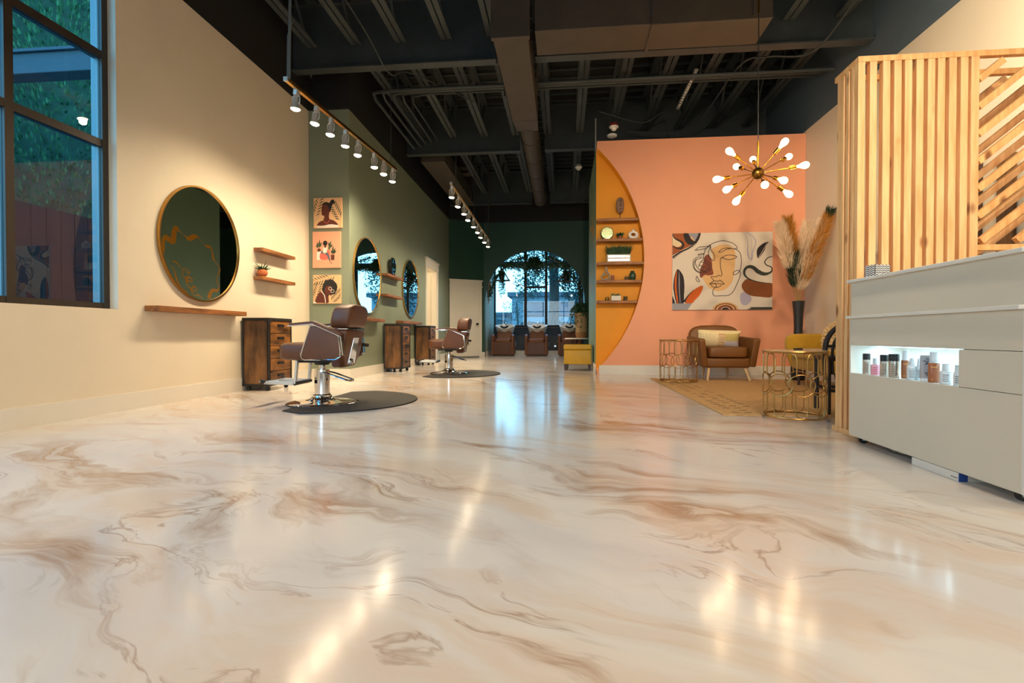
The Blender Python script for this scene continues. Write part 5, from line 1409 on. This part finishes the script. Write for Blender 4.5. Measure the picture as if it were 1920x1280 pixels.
o = obj('wood_board', MB().box(XR-.03, XR-.001, B_.y, A_.y, .001+.15, ox(1885, 291, XR-.03).z), rustic)
tag(o, 'dark brown upright wood board on the right wall behind the diagonal battens', 'board')
A_ = ox(1828, 310, XR-.03); B_ = ox(1837, 310, XR-.03)
o = obj('wood_board', MB().box(XR-.03, XR-.001, B_.y, A_.y, .16, ox(1833, 303, XR-.03).z), walnut)
tag(o, 'narrow very dark upright board on the right wall beside the last upright slat', 'board')
# ============================================================ shampoo units in the arch
def shampoo(label, loc):
    t = thing('shampoo_chair', label, 'shampoo chair', loc, 0, 'backwash chairs under the arch window')
    obj('base', MB().box(-.335, .335, -.02, .62, .03, .44), leather2, t, bevel=.02)
    obj('front_panel', MB().box(-.25, .25, -.035, -.019, .06, .40), leather, t, bevel=.006)
    obj('plinth', MB().box(-.31, .31, .0, .6, 0, .03), blackpl, t)
    obj('seat', MB().puff((0, .22, .475), (.26, .25, .065), .3), leather2, t, smooth=True)
    for s in (-1, 1):
        obj('armrest', MB().prism([(-.03, .03), (.55, .03), (.55, .60), (.1, .68), (-.02, .64), (-.05, .5)], lambda u, v, d, s=s: Vector((s*(.268+d), u, v)), 0, .088), leather2, t, bevel=.03)
    obj('backrest', MB().prism([(-.25, .45), (.25, .45), (.24, .74), (.19, .80), (-.19, .80), (-.24, .74)], lambda u, v, d: Vector((u, .46+d+(v-.45)*.25, v)), -.05, .07), leather2, t, bevel=.04)
    bl = MB()
    nu = 32
    def ring(rx, ry, z, y0): return [Vector((rx*math.cos(2*PI*k/nu), y0+ry*math.sin(2*PI*k/nu), z+(.05*math.sin(2*PI*k/nu) if rx > .2 else 0)+(-.07*max(0, -math.sin(2*PI*k/nu))**4 if rx > .25 else 0))) for k in range(nu)]
    R_ = [ring(.15, .14, .62, .80), ring(.255, .22, .72, .78), ring(.30, .27, .88, .745), ring(.325, .30, .955, .74), ring(.315, .29, .965, .74), ring(.27, .24, .92, .75), ring(.17, .16, .82, .78), ring(.02, .02, .79, .78)]
    vs = [v for r in R_ for v in r]; fs = [(i*nu+k, i*nu+(k+1) % nu, (i+1)*nu+(k+1) % nu, (i+1)*nu+k) for i in range(len(R_)-1) for k in range(nu)]
    bl.add(vs, fs+[tuple(range((len(R_)-1)*nu, len(R_)*nu)), tuple(range(nu-1, -1, -1))])
    bs = obj('basin', bl, ivory, t, smooth=True)
    obj('neck_rest', MB().tube(smoothpts([(-.11, .485, .935), (-.06, .465, .90), (0, .46, .885), (.06, .465, .90), (.11, .485, .935)], 5), .032), blackpl, bs, smooth=True)
    obj('faucet', MB().tube(smoothpts([(.0, .99, .97), (0, .98, 1.05), (0, .88, 1.06)], 5), .012).tube([(.1, .98, .98), (.1, .95, 1.03)], .014), chrome, bs, smooth=True)
    obj('pedestal', MB().box(-.20, .20, .62, .92, 0, .66), leather, t, bevel=.02)
    obj('side_lever', MB().tube([(.357, .25, .30), (.385, .22, .33), (.385, .18, .42)], .012).ball((.385, .18, .43), .02), chrome, t, smooth=True)
    return t
SY0 = 15.75
xs = [oy(x, 650, SY0).x for x in (942.3, 1005.5, 1068)]
s1 = shampoo('left brown shampoo chair with white basin under the arch window', (xs[0], SY0, 0))
dup(s1, (xs[1], SY0, 0), 0, 'middle brown shampoo chair with white basin under the arch window')
dup(s1, (xs[2], SY0, 0), 0, 'right brown shampoo chair partly behind the basket plant and ottoman')
p = oy(991.5, 613, YB-.06)
t = thing('pump_bottle', 'white pump bottle on the arch window sill between left and middle basins', 'bottle', (p.x, YB-.055, NZ))
tag(obj('window_sill', MB().box(NX0+.002, NX1-.002, YB-.11, YB-.001, NZ-.035, NZ), grey_tile), 'dark sill ledge under the arch window', 'sill')
obj('body', MB().lathe([(.045, 0), (.05, .02), (.05, .11), (.03, .14), (.015, .15), (.015, .17), (.0, .17)], n=24), ivory, t, smooth=True)
obj('pump', MB().cyl((0, 0, .165), (0, 0, .2), .008).box(-.012, .04, -.012, .012, .198, .212), ivory, t)
# niche wall piece
p = ox(916, 547, NX0+.03); 
t = thing('wall_hanging', 'long feathered macrame hanging on the left reveal of the arch', 'wall hanging', (NX0+.002, p.y, p.z))
m = MB().tube([(.015, -.14, .32), (.015, .14, .32)], .012)
obj('rod', m, walnut, t, smooth=True)
m = MB()
for k in range(240):
    u = random.uniform(-1, 1); ln = .75*(1-.55*abs(u)**1.3)*random.uniform(.75, 1.0); m.add([(.012+random.uniform(0, .08), u*.15-.008, .32), (.012+random.uniform(0, .03), u*.15+.008, .32), (.02+random.uniform(0, .03), u*.11, .32-ln)], [(0, 1, 2)])
obj('fringe', m, mat('macrame', (206, 180, 156), .95, var=.2, scale=20), t)
# hanging triangle planters
def tri_planter(label, apex, bl, br, Y, seed, fol):
    a = oy(apex[0], apex[1], Y); l = oy(bl[0], bl[1], Y); r = oy(br[0], br[1], Y); z = (l.z+r.z)/2; l.z = r.z = z
    t = thing('hanging_planter', label, 'hanging planter', (a.x, Y, z), 0, 'triangle planters in the arch')
    o = Vector((a.x, Y, z)); q = [p-o for p in (a, l, r)]
    obj('frame', MB().bar(q[0], q[1], .035).bar(q[0], q[2], .035).bar(q[1]-Vector((.03, 0, 0)), q[2]+Vector((.03, 0, 0)), .05, .03, up=(0, 1, 0)), walnut, t)
    obj('cord', MB().tube([q[0], Vector((q[0].x, 0, 3.5-z))], .006), blackpl, t)
    obj('pot', MB().lathe([(.06, .02), (.085, .15), (.07, .15), (0, .1)], n=20), blackpl, t, smooth=True)
    rnd = random.Random(seed); m = MB()
    for k in range(int(fol[0])):
        ang = rnd.uniform(0, 2*PI); R_ = fol[1]*rnd.uniform(.4, 1); up = rnd.uniform(.0, fol[3]); dn = fol[2]*rnd.uniform(.2, 1)
        pts = smoothpts([(0, 0, .15), (R_*.6*math.cos(ang), R_*.5*math.sin(ang), .17+up), (R_*math.cos(ang), R_*.7*math.sin(ang), .1+up*.4), (R_*1.03*math.cos(ang), R_*.7*math.sin(ang), .1-dn)], 6)
        for i in range(len(pts)-1):
            for _ in range(3): m.leaf(pts[i].lerp(pts[i+1], rnd.random()), Vector((rnd.gauss(0, 1), rnd.gauss(0, 1), rnd.gauss(-.5, .6))), rnd.uniform(.05, .085), .022)
    obj('foliage', m, darkleaf, t)
tri_planter('left wooden triangle planter with a trailing vine in the arch', (941, 503), (928, 526), (954.5, 525.5), 15.35, 1, (26, .10, .62, .12))
tri_planter('middle hanging planter with the widest leafy mound in the arch', (1001, 481), (989, 503), (1013, 503), 15.35, 2, (60, .30, .32, .16))
tri_planter('right wooden triangle planter with a long trailing vine in the arch', (1061, 505), (1047, 527), (1078, 527.5), 15.35, 3, (30, .12, .75, .14))
# garlands
def garland(label, pts, n, spread, sz, mt):
    P = smoothpts(pts, 10); m = MB(); m.use(bark).tube(P, .012, 6); m.use(mt)
    for _ in range(n):
        i = random.randrange(len(P)-1); p = P[i].lerp(P[i+1], random.random())+Vector((random.gauss(0, spread*.5), random.gauss(0, spread*.4), random.gauss(-.2*spread, spread)))
        m.leaf(p, Vector((random.gauss(0, 1), random.gauss(0, .7), random.gauss(-.4, .8))), sz*random.uniform(.6, 1.3), sz*.4)
    return tag(obj('leaf_garland', m), label, 'garland')
zt_g = oy(1000, 498, 16.95).z
garland('grey-green leaf garland along the transom of the arch window', [(NX0+.25, 16.95, zt_g+.02), (-1.5, 16.95, zt_g-.02), (-.8, 16.95, zt_g+.03), (0, 16.95, zt_g-.02), (NX1-.25, 16.95, zt_g+.01)], 1500, .055, .08, sageleaf)
AP = [Vector((ACX+(AR-.10)*math.cos(a), YA+.30, ASP+(AR-.10)*math.sin(a))) for a in [PI*.97-PI*.42*k/8 for k in range(9)]]
garland('dark leaf garland along the left curve of the arch', AP, 500, .055, .08, darkleaf)
AP = [Vector((ACX+(AR-.10)*math.cos(a), YA+.30, ASP+(AR-.10)*math.sin(a))) for a in [PI*.03+PI*.42*k/8 for k in range(9)]]
garland('dark leaf garland along the right curve of the arch', AP, 500, .055, .08, darkleaf)
pp = oz(1045, 651, .25); p = oy(1045, 645, YB-.02)
t = thing('wall_tap', 'chrome hose outlet low on the grey wall between two shampoo chairs', 'tap', (p.x, YB-.001, p.z))
obj('pipe', MB().tube(smoothpts([(-.07, -.03, -.06), (-.07, -.08, .03), (0, -.1, .08), (.07, -.08, .03), (.07, -.03, -.06)], 5), .014), chrome, t, smooth=True)
obj('flange', MB().cyl((-.07, -.035, -.06), (-.07, 0, -.06), .035).cyl((.07, -.035, -.06), (.07, 0, -.06), .035), chrome, t, smooth=True)
# ============================================================ painted squiggle and script on the olive wall (seen in the round mirror)
paint = mat('ochre_sign_paint', (214, 138, 16), .6)
MX = XL+.018
def mref(x, y):
    """mirror pixel -> (Y, z) on the olive wall"""
    px, py = 290+x/7.53, 400+y/7.53
    p = ox(px, py, MX); d = ray(px, py); d = Vector((-d.x, d.y, d.z)); k = (PX0-.0015-p.x)/d.x; q = p+d*k; return q.y, q.z
sg = MB(); fo = lambda u, v, d: Vector((PX0-.0012-d*.0002, u, v))
def sl_(L, w):
    ribbon(sg, [mref(*p) for p in L], w, fo, 0, 7)
sl_([(70, 600), (110, 560), (118, 460), (125, 370), (160, 340), (215, 375), (262, 385), (270, 310), (280, 240), (310, 215), (350, 250), (420, 310), (480, 355), (540, 335), (590, 325), (640, 365), (700, 440), (745, 465), (785, 475), (815, 540), (825, 620), (860, 690), (910, 750), (918, 810), (890, 880), (885, 960), (905, 1030), (890, 1085), (820, 1085), (785, 1130), (765, 1200)],
    [.05, .08, .09, .08, .12, .12, .14, .14, .12, .12, .03, .012, .09, .12, .07, .012, .012, .07, .05, .04, .07, .02, .03, .05, .03, .03, .03, .06, .08, .10, .12])
sl_([(235, 725), (270, 790), (300, 890), (340, 1000), (390, 1070), (465, 1110)], [.01, .025, .04, .04, .04, .02])
sl_([(255, 672), (310, 695), (385, 775), (440, 775), (490, 815), (480, 845), (450, 820), (400, 790), (395, 850), (430, 910), (480, 900), (535, 930), (525, 960), (470, 950), (440, 920), (460, 1000), (510, 1060), (550, 1030), (590, 1060), (570, 1100), (520, 1070), (530, 1115), (570, 1165), (610, 1145), (680, 1205)],
    [.035, .03, .012, .012, .02, .03, .015, .02, .02, .03, .045, .015, .02, .045, .04, .03, .03, .04, .02, .02, .04, .03, .02, .03, .012])
tag(obj('painted_sign', sg, paint), 'ochre squiggle and looping script painted on the olive wall, seen in the round mirror', 'sign')
# ============================================================ side room lamp
p = gp(ds0+.0, 1.95, -.9)
p = opl(807, 535, G0-GN*.8, GN)
t = thing('sconce', 'glowing white lamp inside the lit side room beyond the doorway', 'lamp', p)
obj('shade', MB().cyl((0, 0, -.14), (0, 0, .14), .07, n=20), emwarm, t, smooth=True)
obj('bracket', MB().cyl((0, 0, .14), (0, 0, 2.9-p.z-.005), .008), steelblk, t)
# ============================================================ outside
struct('ground_outside', MB().box(-60, 60, -60, 90, -.3, -.14), asphalt)
def building(label, x0, x1, y0, y1, h, base, wins, faces):
    t = thing('building', label, 'building', ((x0+x1)/2, y0, -.14))
    hw = (x1-x0)/2
    obj('wall', MB().box(-hw, hw, 0, y1-y0, 0, h), base, t)
    obj('roof', MB().box(-hw-.3, hw+.3, -.3, y1-y0+.3, h, h+.3), bldgd, t)
    for (wx, wz, ww, wh) in wins:
        w_ = obj('window', MB().box(wx, wx+ww, -.05, 0.0, wz, wz+wh), steelblk, t)
        obj('pane', MB().box(wx+.06, wx+ww-.06, -.07, -.05, wz+.06, wz+wh-.06), mat('dark_pane', (60, 84, 96), .1) if 'dark_pane' not in MATS else MATS['dark_pane'], w_)
    return t
building('low pale building with dark flat roof outside the left of the arch window', -10.6, -4.3, 44, 52, 2.45, bldg, [(-2, .5, 1.6, 1.6), (.8, .5, 1.6, 1.6), (-3.0, .5, .6, 1.6)], 0)
building('pale building with rows of dark windows across the street behind the window mullions', -3.6, 6.5, 36, 48, 3.5, bldg, [(-4.4, .3, 1.6, 1.4), (-2.0, .3, 2.0, 1.4), (.6, .3, 2.2, 1.4), (3.0, .3, 1.8, 1.4), (-4.2, 2.1, 1.4, 1.0), (-1.8, 2.1, 1.6, 1.0), (.8, 2.1, 1.6, 1.0), (3.0, 2.1, 1.4, 1.0)], 0)
def leafball(m, c, r, n, sz, rnd):
    for _ in range(n):
        d = Vector((rnd.gauss(0, 1), rnd.gauss(0, 1), rnd.gauss(0, 1))).normalized()*r*(rnd.random()**.45)
        m.leaf(Vector(c)+d, Vector((rnd.gauss(0, 1), rnd.gauss(0, 1), rnd.gauss(-.4, .8))), sz*rnd.uniform(.6, 1.3), sz*.5)
def tree(label, base, h, tr, balls, sz, trunkpts=None):
    t = thing('tree', label, 'tree', base)
    P = smoothpts(trunkpts or [(0, 0, 0), (.1, 0, h*.4), (0, .1, h*.8)], 6)
    obj('trunk', MB().tube(P, [tr*(1-.5*i/len(P)) for i in range(len(P))], 12), bark, t, smooth=True)
    rnd = random.Random(len(label)); m = MB()
    for c, r, n in balls: leafball(m, c, r, int(n*2.2), sz*.62, rnd)
    obj('crown', m, streetleaf, t)
    return t
tp = oy(1035, 620, 24)
tree('street tree with thick trunk and drooping leaves right of the arch window middle', (tp.x, 24, -.14), 7, .30, [((.6, -.5, 4.6), 1.7, 2200), ((-1.5, -1, 4.9), 1.2, 900), ((1.6, -.5, 3.4), 1.4, 1500), ((1.7, 0, 2.2), 1.0, 700), ((-.9, -1, 3.2), .8, 420), ((1.9, 0, 1.2), .8, 500), ((-3.2, -1, 5.2), 1.0, 500), ((.3, -1, 1.0), .6, 200)], .20)
tp = oy(968, 600, 30)
tree('small airy tree outside the left panes of the arch window', (tp.x, 30, -.14), 3.4, .08, [((0, 0, 2.2), .9, 300), ((-.9, 0, 1.0), .8, 260), ((.5, 0, 3.2), .7, 160), ((.7, 0, .9), .7, 220)], .16)
tree('bushy shrub along the street at the far left of the arch window', (oy(928, 620, 27).x-.3, 26.5, -.14), 1.6, .05, [((0, 0, 1.2), .7, 260), ((-.8, 0, .9), .7, 220)], .14)
# dark evergreen hedge outside the left window
def evergreen(label, base, h, r, n):
    t = thing('tree', label, 'tree', base, 0, 'evergreens outside the left window')
    obj('trunk', MB().cyl((0, 0, 0), (0, 0, h*.8), .15, .06), bark, t, smooth=True)
    rnd = random.Random(int(base[1]*10)); m = MB()
    for _ in range(n):
        z = h*(.02+.98*rnd.random()**.9); rr = r*(1.03-z/h)**.45*(.70+.34*rnd.random()); a = rnd.uniform(0, 2*PI)
        p = Vector((rr*math.cos(a), rr*math.sin(a), z)); m.leaf(p, Vector((math.cos(a), math.sin(a), rnd.uniform(.1, 1.4))), rnd.uniform(.09, .17), .05)
    obj('crown', m, treeleaf, t); obj('core', MB().lathe([(r*.72, 0), (r*.7, h*.4), (r*.5, h*.75), (0.02, h*.96)], n=16), mat('hedge_core', (50, 84, 62), .9, var=.5, scale=5) if 'hedge_core' not in MATS else MATS['hedge_core'], t)
for k, (x, y, h, r) in enumerate(((-9.6, 8.9, 9.5, 1.9), (-10.6, 4.9, 8.5, 1.9), (-10.4, 13.1, 9.5, 2.0))):
    evergreen(('tall evergreen outside the left window, the one straight behind the pane', 'tall evergreen outside the left window, the one nearer the viewer', 'tall evergreen outside the left window, farthest along the wall')[k], (x, y, -.14), h, r, 26000)
fc = MB()
for k in range(60): fc.box(-6.9, -6.86, 2+k*.2, 2.19+k*.2, -.14, 2.35)
tag(obj('board_fence', fc, fencem), 'dark board fence outside behind the lower panes of the left window', 'fence')
t = thing('canopy', 'pale canopy beam crossing outside the upper left window', 'canopy', (-6.6, 6.3, 4.13))
obj('beam', MB().box(-1.6, 2.5, -.12, .12, 0, .27), bldgd, t, bevel=.01); obj('fascia', MB().box(-1.6, 2.5, -.16, .16, .271, .31), bldgd, t)
obj('post', MB().box(-1.6, -1.45, -.075, .075, -4.27, 0), alu, t)
# ============================================================ light
wd_ = bpy.data.worlds.new('dusk_sky'); SC.world = wd_; wd_.use_nodes = True
nt = wd_.node_tree; bg = nt.nodes['Background']; L = nt.links
tc = nt.nodes.new('ShaderNodeTexCoord'); sp = nt.nodes.new('ShaderNodeSeparateXYZ'); L.new(tc.outputs['Generated'], sp.inputs[0])
r = nt.nodes.new('ShaderNodeValToRGB'); e = r.color_ramp.elements
e[0].position = 0.0; e[0].color = (.80, .93, 1, 1); e[1].position = .9; e[1].color = (.22, .48, .80, 1)
k = e.new(.18); k.color = (.72, .90, 1, 1); k = e.new(.45); k.color = (.42, .70, .95, 1)
L.new(sp.outputs['Z'], r.inputs[0]); L.new(r.outputs[0], bg.inputs['Color']); bg.inputs['Strength'].default_value = 3.3
def lamp(name, kind, loc, power, color, size=.1, rot=None, **kw):
    d = bpy.data.lights.new(name, kind); d.energy = power; d.color = color
    if kind == 'AREA':
        d.size = size
        if 'size_y' in kw: d.shape = 'RECTANGLE'; d.size_y = kw['size_y']
    else: d.shadow_soft_size = size
    if kind == 'SPOT': d.spot_size = math.radians(kw.get('cone', 120)); d.spot_blend = kw.get('blend', .8)
    o = bpy.data.objects.new(name, d); COL.objects.link(o); o.location = loc
    if rot is not None: o.rotation_euler = rot
    return o
WARM = (1., .79, .52)
def portal(loc, rot, sx, sy):
    o = lamp('window_daylight', 'AREA', loc, 1, (1, 1, 1), sx, rot, size_y=sy); o.data.cycles.is_portal = True
bpy.context.view_layer.update()
for h in LAMPS:
    p = h.matrix_world @ Vector((0, 0, -.215))
    lamp('track_lamp', 'SPOT', p, P_TRACK, WARM, .035, h.matrix_world.to_euler(), cone=152, blend=1.0)
for b in BULBS: lamp('filament_lamp', 'POINT', b, P_BULB, (1., .72, .40), .03)
# unseen spots added over the room's front to brighten walls, screen and floor
for x, y, tx, ty, tz in ((.5, 3.2, 2.0, 8.6, 2.2), (1.3, 3.3, 3.0, 8.6, 1.6), (1.2, .4, 2.5, 3.42, 1.7), (2.6, 2.3, 3.84, 4.2, 3.1), (2.6, 1.5, 3.84, 3.0, 3.2)):
    lamp('unseen_front_lamp', 'SPOT', (x, y, 3.05), 420 if tx > 3.5 else 175, (1., .80, .54), .05, (Vector((tx, ty, tz))-Vector((x, y, 3.05))).to_track_quat('-Z', 'Y').to_euler(), cone=62, blend=.9)
for x, y in ((-2.7, 2.6), (-2.7, 1.4), (-2.7, .2), (-2.7, -1.2), (1.3, 2.2), (2.4, 2.2), (1.8, 1.0), (1.8, -.2), (1.8, -1.6), (0, -2.6)):
    lamp('unseen_front_lamp', 'SPOT', (x, y, 3.05), P_FRONT, (1., .84, .62), .05, (0, 0, 0), cone=150, blend=.7)
for x in (-1.5, 0): lamp('niche_fill', 'SPOT', (x, YA+.9, 3.6), 45, WARM, .06, (0, 0, 0), cone=110, blend=.8)  # unseen spots added above the wash chairs to brighten basins and seats
lamp('led_strip_lamp', 'AREA', LED, 1.15, (.62, .88, 1.), .02, (0, 0, 0), size_y=LEDL)
lamp('side_room_lamp', 'POINT', gp(ds0+.5, 2.4, -1.4), 55, (1., .8, .52), .15)
portal((XL-.22, (WY0+WY1)/2, (WZ0+WZ1)/2), (0, -PI/2, 0), WZ1-WZ0, WY1-WY0)
portal((ACX, YB+.2, (NZ+NT)/2), (-PI/2, 0, 0), NX1-NX0, NT-NZ)
portal((0, -6.25, 1.95), (PI/2, 0, 0), 6.5, 2.9)
# ============================================================ camera
cd = bpy.data.cameras.new('camera'); co = bpy.data.objects.new('camera', cd); COL.objects.link(co)
cd.lens = 18.0; cd.sensor_width = 36.0; cd.clip_start = .02; cd.clip_end = 300
co.matrix_world = Matrix(((RT.x, UP.x, -FWD.x, CAM.x), (RT.y, UP.y, -FWD.y, CAM.y), (RT.z, UP.z, -FWD.z, CAM.z), (0, 0, 0, 1)))
SC.camera = co
SC.view_settings.view_transform = 'Standard'; SC.view_settings.look = 'None'; SC.view_settings.gamma = 1.0; SC.view_settings.use_curve_mapping = False
SC.view_settings.exposure = EXPOSURE
SC.cycles.max_bounces = 8; SC.cycles.diffuse_bounces = 5; SC.cycles.glossy_bounces = 4; SC.cycles.transparent_max_bounces = 12
SC.cycles.sample_clamp_indirect = 6.0; SC.cycles.caustics_reflective = False; SC.cycles.caustics_refractive = False
